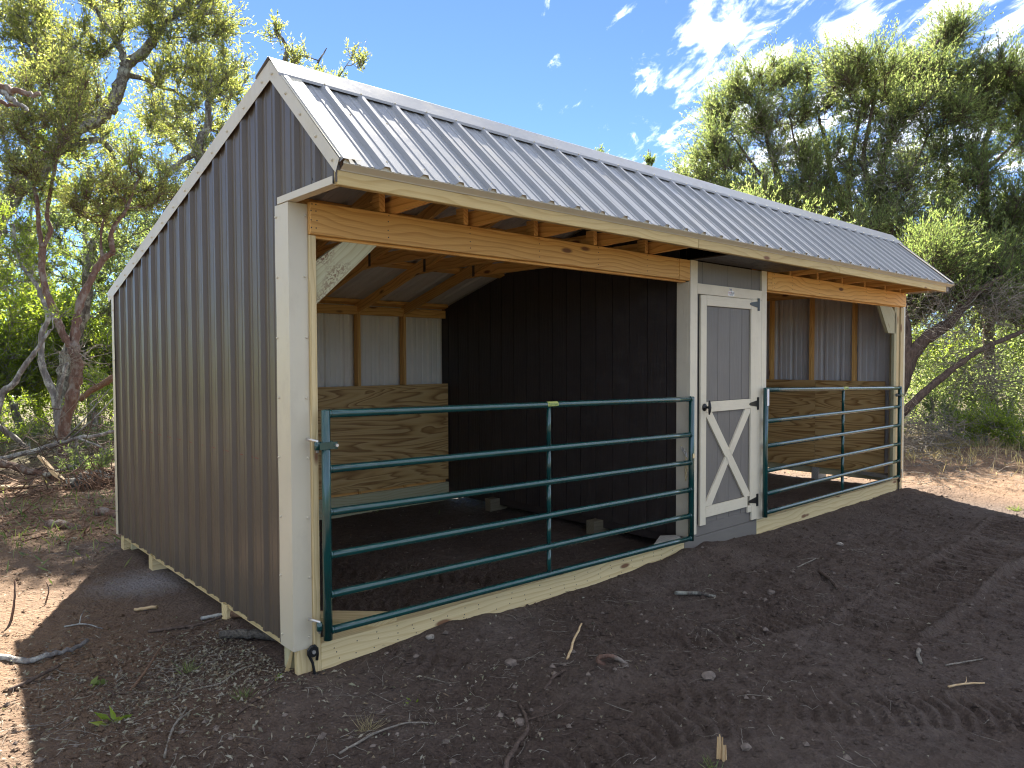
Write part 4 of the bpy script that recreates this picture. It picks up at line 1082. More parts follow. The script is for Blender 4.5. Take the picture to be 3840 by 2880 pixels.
# --- left: red barked forked tree
base = onground(233, 1790, 11.6)
tree('juniper_tree', 'forked tree with smooth reddish bark left of the shed', 'tree',
     [([base] + A_((236, 1690, 11.6), (246, 1581, 11.6), (272, 1490, 11.6), (290, 1375, 11.6), (278, 1310, 11.6)), 0.092, 0.088),
      (A_((278, 1315, 11.6), (255, 1285, 11.6), (231, 1240, 11.6), (202, 1163, 11.6), (171, 1086, 11.6), (157, 1008, 11.6), (158, 930, 11.6)), 0.066, 0.048),
      (A_((157, 930, 11.6), (145, 845, 11.6), (140, 763, 11.5), (128, 700, 11.5), (136, 657, 11.5), (120, 560, 11.4)), 0.042, 0.018),
      (A_((160, 930, 11.6), (190, 864, 11.6), (176, 816, 11.6), (183, 748, 11.6), (205, 633, 11.6), (223, 542, 11.6), (217, 422, 11.6), (205, 340, 11.5)), 0.042, 0.016),
      (A_((280, 1320, 11.6), (284, 1230, 11.7), (299, 1143, 11.8), (337, 1057, 11.9), (381, 980, 12), (424, 946, 12)), 0.070, 0.046),
      (A_((424, 946, 12), (417, 883, 12), (436, 835, 12), (470, 792, 12.1), (501, 710, 12.2), (540, 640, 12.3)), 0.045, 0.02),
      (A_((385, 975, 12), (378, 900, 12), (390, 800, 12), (385, 740, 12)), 0.03, 0.012)],
     [(at(150, 480, 11.4), (0.7, 0.7, 0.45), 18), (at(230, 340, 11.5), (0.6, 0.6, 0.4), 14), (at(60, 420, 11.3), (0.6, 0.7, 0.5), 12), (at(90, 640, 11.2), (0.6, 0.6, 0.4), 10), (at(430, 690, 12.1), (0.7, 0.7, 0.5), 16), (at(560, 700, 12.4), (0.6, 0.6, 0.5), 12), (at(330, 800, 12), (0.5, 0.6, 0.4), 9)],
     M['bark_red'], M['leaf_oak'], WOODS, 0.5, 17, 19, 0.055, 0.021, seed=5, stems_from=0.6, dead=60, dead_lobes=[(at(275, 1330, 11.5), (0.2, 0.2, 0.15), 1)])
# --- left: slim grey lichened stem
base = onground(240, 1770, 12.3)
tree('small_tree', 'slim grey lichen covered stem bending behind the red barked tree', 'tree',
     [([base] + A_((222, 1600, 12.3), (205, 1490, 12.3), (159, 1375, 12.3), (157, 1254, 12.3), (182, 1192, 12.3), (160, 1119, 12.3), (130, 1057, 12.3), (84, 999, 12.3), (58, 922, 12.3), (50, 840, 12.3)), 0.07, 0.022),
      (A_((212, 1520, 12.3), (230, 1440, 12.2), (250, 1360, 12.2)), 0.04, 0.03)],
     [(at(60, 850, 12.3), (0.6, 0.6, 0.5), 12), (at(120, 1000, 12.6), (0.7, 0.7, 0.5), 12), (at(20, 1000, 12), (0.5, 0.5, 0.5), 8)],
     M['bark_gray'], M['leaf_bright'], WOODS, 0.34, 12, 14, 0.05, 0.02, seed=6, stems_from=0.6)
base = onground(-60, 1700, 10.2)
tree('small_tree', 'thin bare grey stem leaning in from the left edge', 'tree',
     [([base] + A_((0, 1500, 10.2), (48, 1442, 10.2), (111, 1346, 10.2), (145, 1302, 10.2), (185, 1240, 10.2)), 0.06, 0.02)],
     [(at(190, 1180, 10.3), (0.25, 0.3, 0.2), 3)], M['bark_gray'], M['leaf_bright'], WOODS, 0.25, 6, 8, 0.05, 0.02, seed=8, stems_from=0.7)
base = onground(236, 1700, 14)
tree('oak_tree', 'dark rough barked oak trunk standing behind the red barked tree', 'tree',
     [([base] + A_((240, 1490, 14), (252, 1341, 14), (313, 1182, 14), (330, 1050, 14), (350, 900, 14)), 0.16, 0.07)],
     [(at(330, 950, 14), (1.0, 1.0, 0.8), 22), (at(180, 850, 14), (0.9, 1.0, 0.8), 18), (at(430, 1120, 14.3), (0.6, 0.7, 0.6), 12), (at(480, 860, 14.3), (0.9, 0.8, 0.7), 16), (at(600, 760, 14.6), (0.8, 0.8, 0.6), 12)],
     M['bark_oak'], M['leaf_dark'], WOODS, 0.45, 13, 14, 0.065, 0.026, seed=9, stems_from=0.5)
# --- oak behind the gable
base = onground(900, 1560, 13.6)
tree('oak_tree', 'live oak behind the shed gable whose branch tips show above the rake', 'tree',
     [([base] + A_((820, 1000, 13.6), (747, 573, 13.6), (777, 482, 13.6), (783, 392, 13.6), (790, 300, 13.6)), 0.15, 0.03),
      (A_((747, 573, 13.6), (690, 600, 13.5), (639, 639, 13.4), (600, 690, 13.4)), 0.06, 0.03),
      (A_((860, 1000, 13.6), (1000, 500, 13.3), (1067, 235, 13.2), (1073, 175, 13.2), (1040, 120, 13.1), (1025, 84, 13.1)), 0.08, 0.008),
      (A_((1000, 500, 13.3), (1150, 330, 13.1), (1190, 240, 13), (1225, 180, 13)), 0.05, 0.008)],
     [(at(830, 330, 13.6), (0.55, 0.6, 0.6), 12), (at(860, 270, 13.4), (0.4, 0.5, 0.3), 6), (at(720, 480, 13.6), (0.6, 0.6, 0.5), 12), (at(700, 650, 13.4), (0.7, 0.6, 0.4), 12), (at(900, 400, 13.4), (0.5, 0.5, 0.3), 6),
      (at(1030, 120, 13.1), (0.12, 0.12, 0.16), 4), (at(1110, 215, 13.1), (0.30, 0.25, 0.14), 6), (at(1180, 300, 13.1), (0.20, 0.2, 0.14), 4), (at(1250, 320, 13), (0.36, 0.25, 0.14), 7), (at(1340, 240, 13), (0.28, 0.2, 0.16), 4)],
     M['bark_oak'], M['leaf_oak'], WOODS, 0.28, 10, 14, 0.062, 0.021, seed=12, stems_from=0.35)
# --- left background: layered thicket
bgl = [(-150, 900, 17, 21), (120, 700, 19, 22), (330, 620, 18, 23), (520, 880, 18, 24), (60, 1150, 16, 25), (330, 1230, 16.5, 26), (440, 1350, 17, 27), (-20, 1400, 15.5, 28), (620, 620, 20, 29)]
lab = ['pale sunlit thicket tree far left behind the lichened oak', 'tall feathery tree behind the leaning oak limb', 'sunlit tree filling the gap right of the reddish fork', 'dark leafy tree just left of the gable slope', 'low bright sapling between the grey stems',
       'bright green sapling right of the red barked trunk', 'yellow green sapling against the rear wall corner', 'light green sapling low at the left picture edge', 'hazy tree crown peeping over the rear roof slope']
for i, (px, py, dp, sd) in enumerate(bgl):
    b0 = onground(px+rnd.uniform(-40, 40), 1600, dp); top = at(px, py, dp)
    mid = b0.lerp(top, 0.5)+Vector((rnd.uniform(-.3, .3), rnd.uniform(-.3, .3), 0))
    hgt = top.z
    tree('background_tree', lab[i], 'tree', [([b0, mid, top], 0.06+0.012*hgt, 0.02)],
         [(top, (1.3, 1.2, max(0.5, 0.30*hgt)), 36), (at(px+rnd.uniform(-120, 120), (py+1500)/2, dp), (1.3, 1.2, max(0.4, 0.28*hgt)), 34)],
         M['bark_gray'], [M['leaf_bright'], M['leaf_oak'], M['leaf_dark']][(0, 1, 0, 2, 0, 0, 0, 0, 1)[i]], WOODS, 0.55, 13, 14, 0.085, 0.036, seed=sd, stems_from=0.3)
# --- right: the big old junipers
JL = dict(align=1.1, clump_r=0.80, twigs=19, leaves=28, L=0.07, W=0.021, up=0.5, limb_r=0.017)
def LB(dp, n, r, *pts): return [(at(x, y, dp+rnd.uniform(-0.7, 0.7)), (r*rnd.uniform(0.9, 1.2), r*rnd.uniform(0.9, 1.3), r*rnd.uniform(0.65, 0.9)), n) for x, y in pts]
base = onground(3060, 1560, 20)
tree('juniper_tree', 'broad rounded juniper rising behind the shed roof, many bare grey stems inside', 'tree',
     [([base] + A_((3000, 1000, 20), (2932, 727, 20), (2890, 569, 20), (2837, 400, 20)), 0.19, 0.03),
      ([base] + A_((3120, 1000, 20), (3186, 800, 20), (3122, 664, 20), (3091, 516, 20), (3065, 420, 20)), 0.17, 0.03),
      (A_((3180, 800, 20), (3190, 600, 20), (3230, 420, 20), (3250, 330, 20)), 0.09, 0.02),
      (A_((3186, 800, 20), (3080, 700, 19.6), (2990, 560, 19.4), (2960, 430, 19.4)), 0.07, 0.02),
      (A_((2960, 800, 20), (2840, 640, 19.8), (2740, 500, 19.6)), 0.07, 0.02)],
     LB(20, 14, 0.62, (2600, 690), (2660, 570), (2690, 440), (2790, 350), (2890, 300), (2990, 310)) + LB(19.6, 12, 0.8, (2640, 800), (2760, 880), (2700, 700), (2890, 880), (3000, 720)) + LB(18.6, 10, 0.8, (2680, 830), (2790, 800), (2900, 780), (3050, 820)) + LB(15.6, 9, 0.7, (2790, 880), (2900, 900), (3020, 930), (3120, 960)) + LB(19.8, 13, 0.75, (2730, 640), (2820, 480), (2930, 430), (3050, 400), (2720, 780), (2850, 760), (2960, 600)) + LB(19.4, 9, 0.7, (3080, 560), (2980, 850), (3110, 880), (3090, 720)),
     M['bark_juniper'], M['leaf_juniper'], WOODS, seed=31, dead=1400, dead_lobes=[(at(2950, 640, 19.4), (2.0, 1.0, 1.6), 1), (at(3100, 760, 19.4), (1.4, 0.8, 1.0), 1)], **JL)
base = onground(3330, 1580, 18)
tree('juniper_tree', 'tall juniper with the highest spiky top, middle of the right hand group', 'tree',
     [([base] + A_((3350, 1100, 18), (3300, 800, 18), (3330, 540, 18), (3420, 300, 18), (3520, 150, 18)), 0.18, 0.02),
      (A_((3310, 850, 18), (3240, 620, 17.9), (3270, 420, 17.8), (3300, 260, 17.8)), 0.08, 0.02),
      (A_((3300, 800, 18), (3420, 640, 17.8), (3500, 460, 17.8)), 0.07, 0.02)],
     LB(18, 14, 0.62, (3150, 290), (3240, 260), (3330, 300), (3430, 280), (3540, 300)) + LB(18, 10, 0.40, (3530, 190), (3570, 120)) + LB(17.8, 13, 0.72, (3230, 430), (3360, 440), (3480, 430), (3580, 480), (3220, 580), (3450, 590)) + LB(17.0, 10, 0.8, (3200, 780), (3400, 980), (3260, 900)) + LB(17.4, 12, 0.7, (3290, 720), (3420, 730), (3530, 700), (3340, 860), (3470, 880)),
     M['bark_juniper'], M['leaf_juniper'], WOODS, seed=32, dead=700, dead_lobes=[(at(3350, 700, 17.4), (1.1, 0.8, 1.7), 1)], **JL)
base = onground(3720, 1590, 18)
tree('juniper_tree', 'juniper with dark trunk at the right edge, sky showing through its middle', 'tree',
     [([base] + A_((3700, 1100, 18), (3692, 675, 18), (3692, 548, 18), (3734, 432, 18), (3760, 330, 18)), 0.16, 0.02),
      (A_((3692, 640, 18), (3780, 560, 18), (3850, 470, 18)), 0.06, 0.02)],
     LB(18, 14, 0.68, (3640, 330), (3720, 290), (3810, 300), (3900, 330), (3680, 420), (3820, 440)) + LB(17.6, 10, 0.6, (3850, 560), (3620, 560), (3640, 680)) + LB(17.2, 14, 0.75, (3800, 800), (3700, 830), (3620, 900), (3900, 760), (3800, 950), (3960, 900), (3720, 1060), (3830, 1120), (3920, 1050)),
     M['bark_juniper'], M['leaf_dark'], WOODS, seed=33, dead=350, dead_lobes=[(at(3700, 1000, 17.2), (0.9, 0.8, 0.8), 1)], **JL)
base = onground(3300, 1620, 13.6)
tree('juniper_tree', 'leaning juniper with thick dark limbs and bare grey twigs beside the far gable', 'tree',
     [([base] + A_((3390, 1400, 13.6), (3450, 1290, 13.6), (3560, 1210, 13.7), (3640, 1110, 13.8), (3760, 1040, 13.9)), 0.19, 0.05),
      ([base] + A_((3390, 1545, 13.2), (3540, 1410, 13.2), (3680, 1310, 13.3), (3820, 1250, 13.4), (3960, 1200, 13.4)), 0.085, 0.03),
      (A_((3395, 1400, 13.6), (3400, 1250, 13.7), (3385, 1120, 13.8), (3420, 960, 14)), 0.12, 0.04)],
     LB(14, 12, 0.55, (3460, 980), (3560, 940), (3660, 1020), (3780, 1060), (3420, 1130), (3560, 1090)) + LB(13.8, 6, 0.5, (3800, 1180), (3680, 1160)),
     M['bark_juniper'], M['leaf_dark'], WOODS, seed=34, dead=1500, dead_lobes=[(at(3600, 1250, 13.5), (1.3, 0.8, 0.75), 1), (at(3700, 1420, 13.3), (0.9, 0.8, 0.55), 1), (at(3500, 1120, 13.8), (0.8, 0.8, 0.6), 1), (at(3760, 1150, 13.5), (0.8, 0.8, 0.5), 1)], **JL)
for i, (px, py, dp, sd, l_) in enumerate(((2250, 570, 21, 41, 'small juniper tip just clearing the middle of the ridge'), (2432, 590, 21, 42, 'pointed juniper top showing above the ridge left of the big group'))):
    b0 = onground(px, 1600, dp); tp = at(px, py-30, dp)
    tree('juniper_tree', l_, 'tree', [([b0, b0.lerp(tp, 0.5), tp], 0.11, 0.01)], [(at(px+4*i, py+40, dp), (0.14+0.12*i, 0.2, 0.34), 6+4*i), (at(px, py+160, dp), (0.5, 0.5, 0.6), 15)], M['bark_juniper'], M['leaf_dark'], WOODS, 0.22, 10, 16, 0.08, 0.022, 0.9, seed=sd)
bgr = [(3560, 1330, 19, 51, 'sunny green sapling far behind the leaning juniper'), (3780, 1180, 20, 52, 'pale leafy tree deep in the woods at the right edge'), (3420, 1150, 21, 53, 'hazy far tree seen past the end of the shed roof'), (3950, 1000, 19, 54, 'tall far tree beyond the right edge of the clearing'), (3250, 900, 24, 55, 'far tree behind the tall middle juniper'), (2900, 800, 25, 56, 'far low tree behind the broad rounded juniper'), (3640, 760, 22, 57, 'distant tree crown between the two right hand junipers')]
for px, py, dp, sd, l_ in bgr:
    b0 = onground(px, 1600, dp); top = at(px, py, dp)
    tree('background_tree', l_, 'tree', [([b0, b0.lerp(top, 0.5)+Vector((0.2, -0.1, 0)), top], 0.10, 0.02)], [(top, (1.5, 1.3, max(0.5, 0.3*top.z)), 24), (at(px+60, (py+1550)/2, dp), (1.6, 1.3, max(0.4, 0.28*top.z)), 22)],
         M['bark_gray'], M['leaf_bright'] if sd in (51, 52) else M['leaf_juniper'], WOODS, 0.55, 12, 12, 0.09, 0.036, seed=sd, stems_from=0.3)
# --- bushes
for px, py, dp, rr, nn, m_, sd, l_ in ((3700, 1590, 12.9, (0.62, 0.6, 0.42), 26, 'leaf_bright', 61, 'bright green juniper bush on the bank right of the shed'), (3830, 1620, 12.6, (0.4, 0.5, 0.35), 12, 'leaf_bright', 62, 'small green bush cut by the right edge of the photo'),
        (3560, 1560, 14.6, (0.6, 0.5, 0.4), 14, 'leaf_dark', 63, 'dull green bush behind the dead brush on the right bank'), (400, 1680, 13, (0.7, 0.6, 0.5), 16, 'leaf_dark', 64, 'dark undergrowth bush by the rear corner of the brown wall'),
        (110, 1640, 13.5, (0.9, 0.7, 0.5), 18, 'leaf_dark', 65, 'low shady bush behind the fallen pale branch'), (360, 1480, 13.6, (0.45, 0.5, 0.5), 13, 'leaf_bright', 66, 'yellow green bush glowing against the sun near the wall'), (345, 1760, 9.9, (0.3, 0.3, 0.15), 6, 'leaf_dark', 67, 'cut green juniper bough lying beside the upturned roots'), (-40, 1600, 12.5, (0.7, 0.7, 0.6), 14, 'leaf_bright', 68, 'leafy bush low at the far left margin')):
    c = at(px, py, dp); b0 = Vector((c.x, c.y, gz(c.x, c.y)-0.05))
    tree('bush', l_, 'bush', [([b0, b0.lerp(c, 0.5), c], 0.03, 0.01)], [(c, rr, nn)], M['bark_gray'], M[m_], 'bushes at the edge of the clearing', 0.3, 12, 16, 0.055, 0.02, seed=sd, limb_r=0.008)

# --- far woods all round the clearing: reads as one mass
rg = np.random.default_rng(77)
n = 620
ang = rg.uniform(-0.75*np.pi, 1.15*np.pi, n); rad = rg.uniform(27, 42, n)
hh = 1.2+4.2*rg.random(n)**1.2
P0 = np.stack([3+rad*np.cos(ang), 2+rad*np.sin(ang), hh*rg.random(n)], -1)
k = 70
P = np.repeat(P0, k, 0)+rg.normal(0, 1, (n*k, 3))*np.array([1.3, 1.3, 0.8]); P[:, 2] = np.abs(P[:, 2])+0.1
V, F = leaf_quads(P, unit(rg.normal(0, 1, (n*k, 3))), unit(rg.normal(0, 1, (n*k, 3))), 0.30+0.25*rg.random(n*k), 0.16+0.12*rg.random(n*k))
tag(raw('far_woods', V, F, M['leaf_juniper']), 'far belt of woods round the clearing', kind='stuff')

def thicket(name, label, cents, nc, k, mat, seed):
    rg = np.random.default_rng(seed); PP = []
    for (px, py, dp), rad in cents:
        c = np.array(at(px, py, dp))+rg.normal(0, 1, (nc, 3))*np.array(rad)*np.array([0.8, 0.8, 0.6]); c[:, 2] = np.abs(c[:, 2])
        PP.append(np.repeat(c, k, 0)+rg.normal(0, 0.30, (nc*k, 3)))
    P = np.concatenate(PP); P[:, 2] = np.maximum(np.abs(P[:, 2]), ground_h(P[:, 0], P[:, 1])+0.03); n = len(P)
    V, F = leaf_quads(P, unit(rg.normal(0, 1, (n, 3))+np.array([0, 0, 0.3])), unit(rg.normal(0, 1, (n, 3))+np.array([0, 0, 0.4])), 0.06+0.05*rg.random(n), 0.024+0.02*rg.random(n))
    return tag(raw(name, V, F, mat), label, kind='stuff')
thicket('undergrowth', 'bright undergrowth mass behind the brush pile', [((-60, 1420, 17), (1.2, 1.0, 1.0)), ((100, 1440, 17.5), (1.2, 1.0, 1.0)), ((260, 1420, 18), (1.2, 1.0, 1.0)), ((420, 1430, 18), (1.2, 1.0, 1.0)), ((520, 1400, 18.5), (1.2, 1.0, 1.0)), ((150, 1260, 20), (1.6, 1.2, 1.1)), ((380, 1200, 20), (1.6, 1.2, 1.1)), ((20, 1230, 20), (1.6, 1.2, 1.1))], 60, 80, M['leaf_bright'], 101)
thicket('undergrowth', 'shady undergrowth mass beyond the right bank', [((3420, 1460, 18), (1.2, 1.2, 0.9)), ((3560, 1440, 18.5), (1.3, 1.3, 1.0)), ((3720, 1430, 18.5), (1.3, 1.3, 1.0)), ((3880, 1420, 18.5), (1.3, 1.3, 1.0)), ((3500, 1290, 21), (1.8, 1.5, 1.2)), ((3750, 1260, 21), (1.8, 1.5, 1.2)), ((3900, 1280, 21), (1.8, 1.5, 1.2))], 60, 75, M['leaf_juniper'], 102)

rg = np.random.default_rng(78)
n = 150; k = 90
P0 = np.stack([rg.uniform(-9.5, -6.0, n), rg.uniform(1.5, 17, n), 0.3+5.2*rg.random(n)], -1)
P = np.repeat(P0, k, 0)+rg.normal(0, 0.5, (n*k, 3)); P[:, 2] = np.abs(P[:, 2])+0.05
V, F = leaf_quads(P, unit(rg.normal(0, 1, (n*k, 3))), unit(rg.normal(0, 1, (n*k, 3))), 0.12+0.10*rg.random(n*k), 0.05+0.05*rg.random(n*k))
tag(raw('side_woods', V, F, M['leaf_oak']), 'belt of woods along the left side of the clearing', kind='stuff')

# ------------------------------------------------------------------ brush, logs and sticks
def stick(name, label, cat, pts, r0, r1, mat, k=8, group=None, sub=None, wob=0.16):
    """a branch lying about; pts are world points"""
    P = [Vector(p) for p in pts]
    e = catmull(P, 4); n = len(e); q = np.random.default_rng(len(label)*7+n)
    e[1:-1] += q.normal(0, wob*r0, (n-2, 3))
    R = np.linspace(r0, r1, n)*(1+0.05*q.normal(0, 1, n))
    V, F = tube_vf(e-e[0], np.maximum(R, 0.0012), k)
    if sub:
        b_ = Bag(); b_.add(V, F)
        for (t, d, ln, rr) in sub:
            i = int(t*(n-1)); s = e[i]-e[0]; d = np.array(d, float); d /= np.linalg.norm(d)
            pp = np.stack([s, s+d*ln*0.5+q.normal(0, 0.06, 3)*ln, s+d*ln]); b_.tube(pp, [rr, rr*0.7, rr*0.35], 6)
        o = b_.build(name, mat, None, True)
    else: o = raw(name, V, F, mat, None, True)
    o.location = tuple(e[0])
    return tag(o, label, cat, group)
def gp(x, y, dz=0.0): return Vector((x, y, gz(x, y)+dz))
BP = 'branches of the brush pile left of the shed'
d = 10.3
stick('fallen_branch', 'long pale peeled branch propped across the brush pile', 'branch', A_((-60, 1740, d), (0, 1725, d), (136, 1689, d), (217, 1662, d), (289, 1640, d), (389, 1630, d+.2), (470, 1600, d+.4)), 0.05, 0.022, M['bark_gray'], group=BP, sub=[(0.55, at(316, 1554, d)-at(244, 1635, d), 1.0, 0.016), (0.6, at(420, 1495, d)-at(270, 1640, d), 1.1, 0.016), (0.7, at(425, 1690, d)-at(310, 1640, d), 0.6, 0.018)])
stick('fallen_branch', 'thick brown log lying across the left edge of the brush pile', 'log', A_((-80, 1715, 9.9), (0, 1740, 9.9), (90, 1760, 9.9), (181, 1785, 9.9)), 0.062, 0.045, M['bark_red'], group=BP)
lg = stick('broken_log', 'broken reddish log with pale split wood slanting to the ground', 'log', A_((175, 1765, 9.6), (215, 1800, 9.6), (250, 1830, 9.6), (305, 1868, 9.5)), 0.055, 0.045, M['bark_red'], group=BP)
sp = prism('split_wood', [at(138, 1712, 9.58), at(160, 1722, 9.56), at(205, 1772, 9.52), at(296, 1850, 9.44), at(280, 1838, 9.47), at(196, 1782, 9.52)], (0.02, 0.03, 0.02), M['split'], None, at(298, 1856, 9.5)-at(140, 1721, 9.5))
sp.parent = lg; sp.matrix_parent_inverse = Matrix.Translation(-Vector(lg.location)); sp['label'] = 'pale split heartwood'
stick('fallen_branch', 'dark crooked branch resting on the broken log towards the wall', 'branch', A_((160, 1785, 9.5), (200, 1772, 9.6), (253, 1757, 9.8), (343, 1716, 10.2), (425, 1698, 10.5)), 0.034, 0.024, M['bark_oak'], group=BP)
stick('fallen_branch', 'small upright grey snag standing in the brush pile', 'branch', A_((286, 1760, 10.4), (288, 1700, 10.4), (284, 1640, 10.4)), 0.028, 0.02, M['bark_gray'], group=BP)
stick('fallen_branch', 'smooth whitish pole lying in front of the brush pile', 'branch', [at(244, 1980, 7.9), at(316, 1960, 7.95), at(380, 1948, 8.05), at(428, 1936, 8.1)], 0.024, 0.017, M['dead'], group=BP)
stick('fallen_branch', 'short reddish log half buried in front of the brush pile', 'log', [gp(*at(181, 2010, 7.3).xy, 0.02), gp(*at(235, 2020, 7.3).xy, 0.03), gp(*at(298, 2035, 7.25).xy, 0.01)], 0.05, 0.035, M['bark_red'], group=BP)
stick('fallen_branch', 'reddish log stub beside the rear corner skid', 'log', [gp(*at(372, 1985, 7.8).xy, 0.03), gp(*at(410, 2000, 7.75).xy, 0.03), gp(*at(442, 2020, 7.7).xy, 0.02)], 0.05, 0.04, M['bark_red'], group=BP)
stick('fallen_branch', 'splintered yellow branch lying low at the left edge', 'branch', [gp(*at(-20, 1880, 8.8).xy, 0.05), gp(*at(60, 1862, 8.9).xy, 0.06), gp(*at(135, 1838, 9).xy, 0.07)], 0.03, 0.012, M['split'], group=BP)
stick('fallen_branch', 'dark lichened branch slanting down at the left edge', 'branch', A_((-20, 1590, 11), (40, 1630, 11), (100, 1680, 11)), 0.045, 0.035, M['bark_oak'], group=BP)
stick('fallen_branch', 'orange torn limb hanging in the bushes by the wall', 'branch', A_((300, 1500, 12.6), (345, 1462, 12.6), (400, 1430, 12.6), (440, 1410, 12.6)), 0.045, 0.06, M['shred'], group=BP)
# root mass: an upturned clump of shredded bark and roots
rm = empty('root_mass', 'upturned clump of shredded red bark and roots by the wall', 'roots', tuple(gp(*at(385, 1860, 9.4).xy)))
rg = np.random.default_rng(5); c0 = np.array(at(372, 1800, 9.4))
def rm_add(o): o.parent = rm; o.matrix_parent_inverse = Matrix.Translation(-Vector(rm.location)); return o
bm = bmesh.new(); bmesh.ops.create_icosphere(bm, subdivisions=3, radius=0.26)
for v in bm.verts: v.co = Vector((v.co.x*1.15, v.co.y*0.8, v.co.z*0.62))*(0.8+0.45*rnd.random())
me = bpy.data.meshes.new('root_ball'); bm.to_mesh(me); bm.free(); me.materials.append(M['bark_oak'])
o = bpy.data.objects.new('root_ball', me); link(o); o.location = tuple(c0+np.array([-0.05, 0.1, -0.06])); rm_add(o)
m = 420
p = c0+rg.normal(0, 1, (m, 3))*np.array([0.20, 0.12, 0.09]); dr = np.array(r2)*0.65+np.array([0, 0, -0.85])
dd = unit(dr+rg.normal(0, 0.5, (m, 3))); S_ = []
for q in range(4): S_.append(p.copy()); dd = unit(dd+rg.normal(0, 0.25, (m, 3))+np.array([0, 0, -0.2])); p = p+dd*0.085
V, F = batch_tubes(np.stack(S_, 1), np.tile(np.array([0.008, 0.007, 0.005, 0.002]), (m, 1)), 3)
o = raw('bark_shreds', V, F, M['shred'], None); o['kind'] = 'stuff'; rm_add(o)
# tangle of thin twigs in the brush pile
def tangle(name, label, cents, m, ln, r, mat, seed, flat=0.5):
    rg = np.random.default_rng(seed); P = []
    for c, rad in cents:
        p = np.array(c)+rg.normal(0, 0.5, (m, 3))*np.array(rad); d_ = unit(rg.normal(0, 1, (m, 3))*np.array([1, 1, flat])); st_ = []
        L1 = ln*(0.4+rg.random((m, 1)))
        for q in range(5): st_.append(p.copy()); d_ = unit(d_+rg.normal(0, 0.25, (m, 3))); p = p+d_*L1/5
        P.append(np.stack(st_, 1))
    P = np.concatenate(P); gzv = ground_h(P[:, :, 0], P[:, :, 1]); P[:, :, 2] = np.maximum(P[:, :, 2], gzv+0.004)
    R = r*(0.4+0.9*rg.random((len(P), 1)))*np.linspace(1, 0.3, 5)[None, :]
    V, F = batch_tubes(P, R, 4)
    return tag(raw(name, V, F, mat, None, True), label, kind='stuff')
tangle('brush_twigs', 'tangle of dead twigs in the brush pile', [(at(80, 1760, 10.2), (1.2, 0.8, 0.45)), (at(330, 1740, 10.4), (0.7, 0.7, 0.5)), (at(200, 1820, 9.4), (1.2, 0.7, 0.25)), (at(380, 1620, 11), (0.7, 0.7, 0.7))], 75, 0.8, 0.008, M['bark_juniper'], 91)
tangle('brush_twigs', 'low heap of dead brush on the right bank', [(at(3430, 1600, 13), (0.9, 0.6, 0.35)), (at(3560, 1610, 13), (0.9, 0.6, 0.3)), (at(3400, 1680, 12.3), (0.8, 0.5, 0.1))], 150, 0.7, 0.007, M['dead'], 92)
tangle('brush_twigs', 'pale broken twigs caught in the brush pile', [(at(80, 1760, 10.2), (1.2, 0.8, 0.35)), (at(330, 1700, 10.4), (0.7, 0.7, 0.5))], 35, 0.7, 0.006, M['dead'], 95)
tangle('brush_twigs', 'straw and twigs strewn on the sunlit earth right of the shed', [((10.2, 0.2, 0.03), (1.6, 1.4, 0.03)), ((11.6, 0.9, 0.08), (1.4, 1.4, 0.08))], 160, 0.35, 0.005, M['dead'], 96, 0.1)
tangle('brush_twigs', 'red bark strips scattered left of the shed', [(at(280, 2000, 7.4), (0.8, 0.5, 0.04)), (at(120, 1960, 7.8), (0.9, 0.6, 0.05)), (at(40, 1850, 8.6), (0.7, 0.6, 0.12))], 70, 0.45, 0.011, M['shred'], 93, 0.1)
# a dead tree just outside the left edge; its snapped limbs jut into the picture
tb = at(-330, 1440, 7.3); tb.z = gz(tb.x, tb.y)-0.08
dt = empty('dead_tree', 'dead tree at the left edge whose snapped reddish limbs jut into the upper left corner', 'tree', tuple(tb))
def limb(name, pts, r0, r1, mat, k=9):
    C = catmull(pts, 5)-np.array(tb); q = np.random.default_rng(int(r0*1e4)); n = len(C)
    C[1:-1] += q.normal(0, r0*0.18, (n-2, 3))
    V, F = tube_vf(C, np.linspace(r0, r1, n)*(1+0.06*q.normal(0, 1, n)), k)
    return raw(name, V, F, mat, dt, True)
t1 = Vector((tb.x+0.05, tb.y+0.10, tb.z+1.7)); t2 = at(-320, 420, 7.3); t3 = at(-300, 230, 7.3); t4 = at(-330, 40, 7.3)
limb('trunk', [tb, t1, t2, t3, t4], 0.15, 0.06, M['bark_juniper'])
limb('limb', [t3] + A_((-200, 275, 7.2), (-60, 305, 7.2), (40, 335, 7.2), (100, 350, 7.2), (150, 349, 7.2)), 0.055, 0.016, M['bark_red'])
limb('limb', [t3] + A_((-150, 290, 7.3), (-30, 320, 7.25), (30, 360, 7.2), (75, 392, 7.2), (106, 412, 7.2)), 0.050, 0.014, M['bark_gray'])
limb('limb', [t2] + A_((-180, 360, 7.3), (-40, 368, 7.3), (30, 392, 7.3), (62, 398, 7.3)), 0.034, 0.012, M['bark_red'])

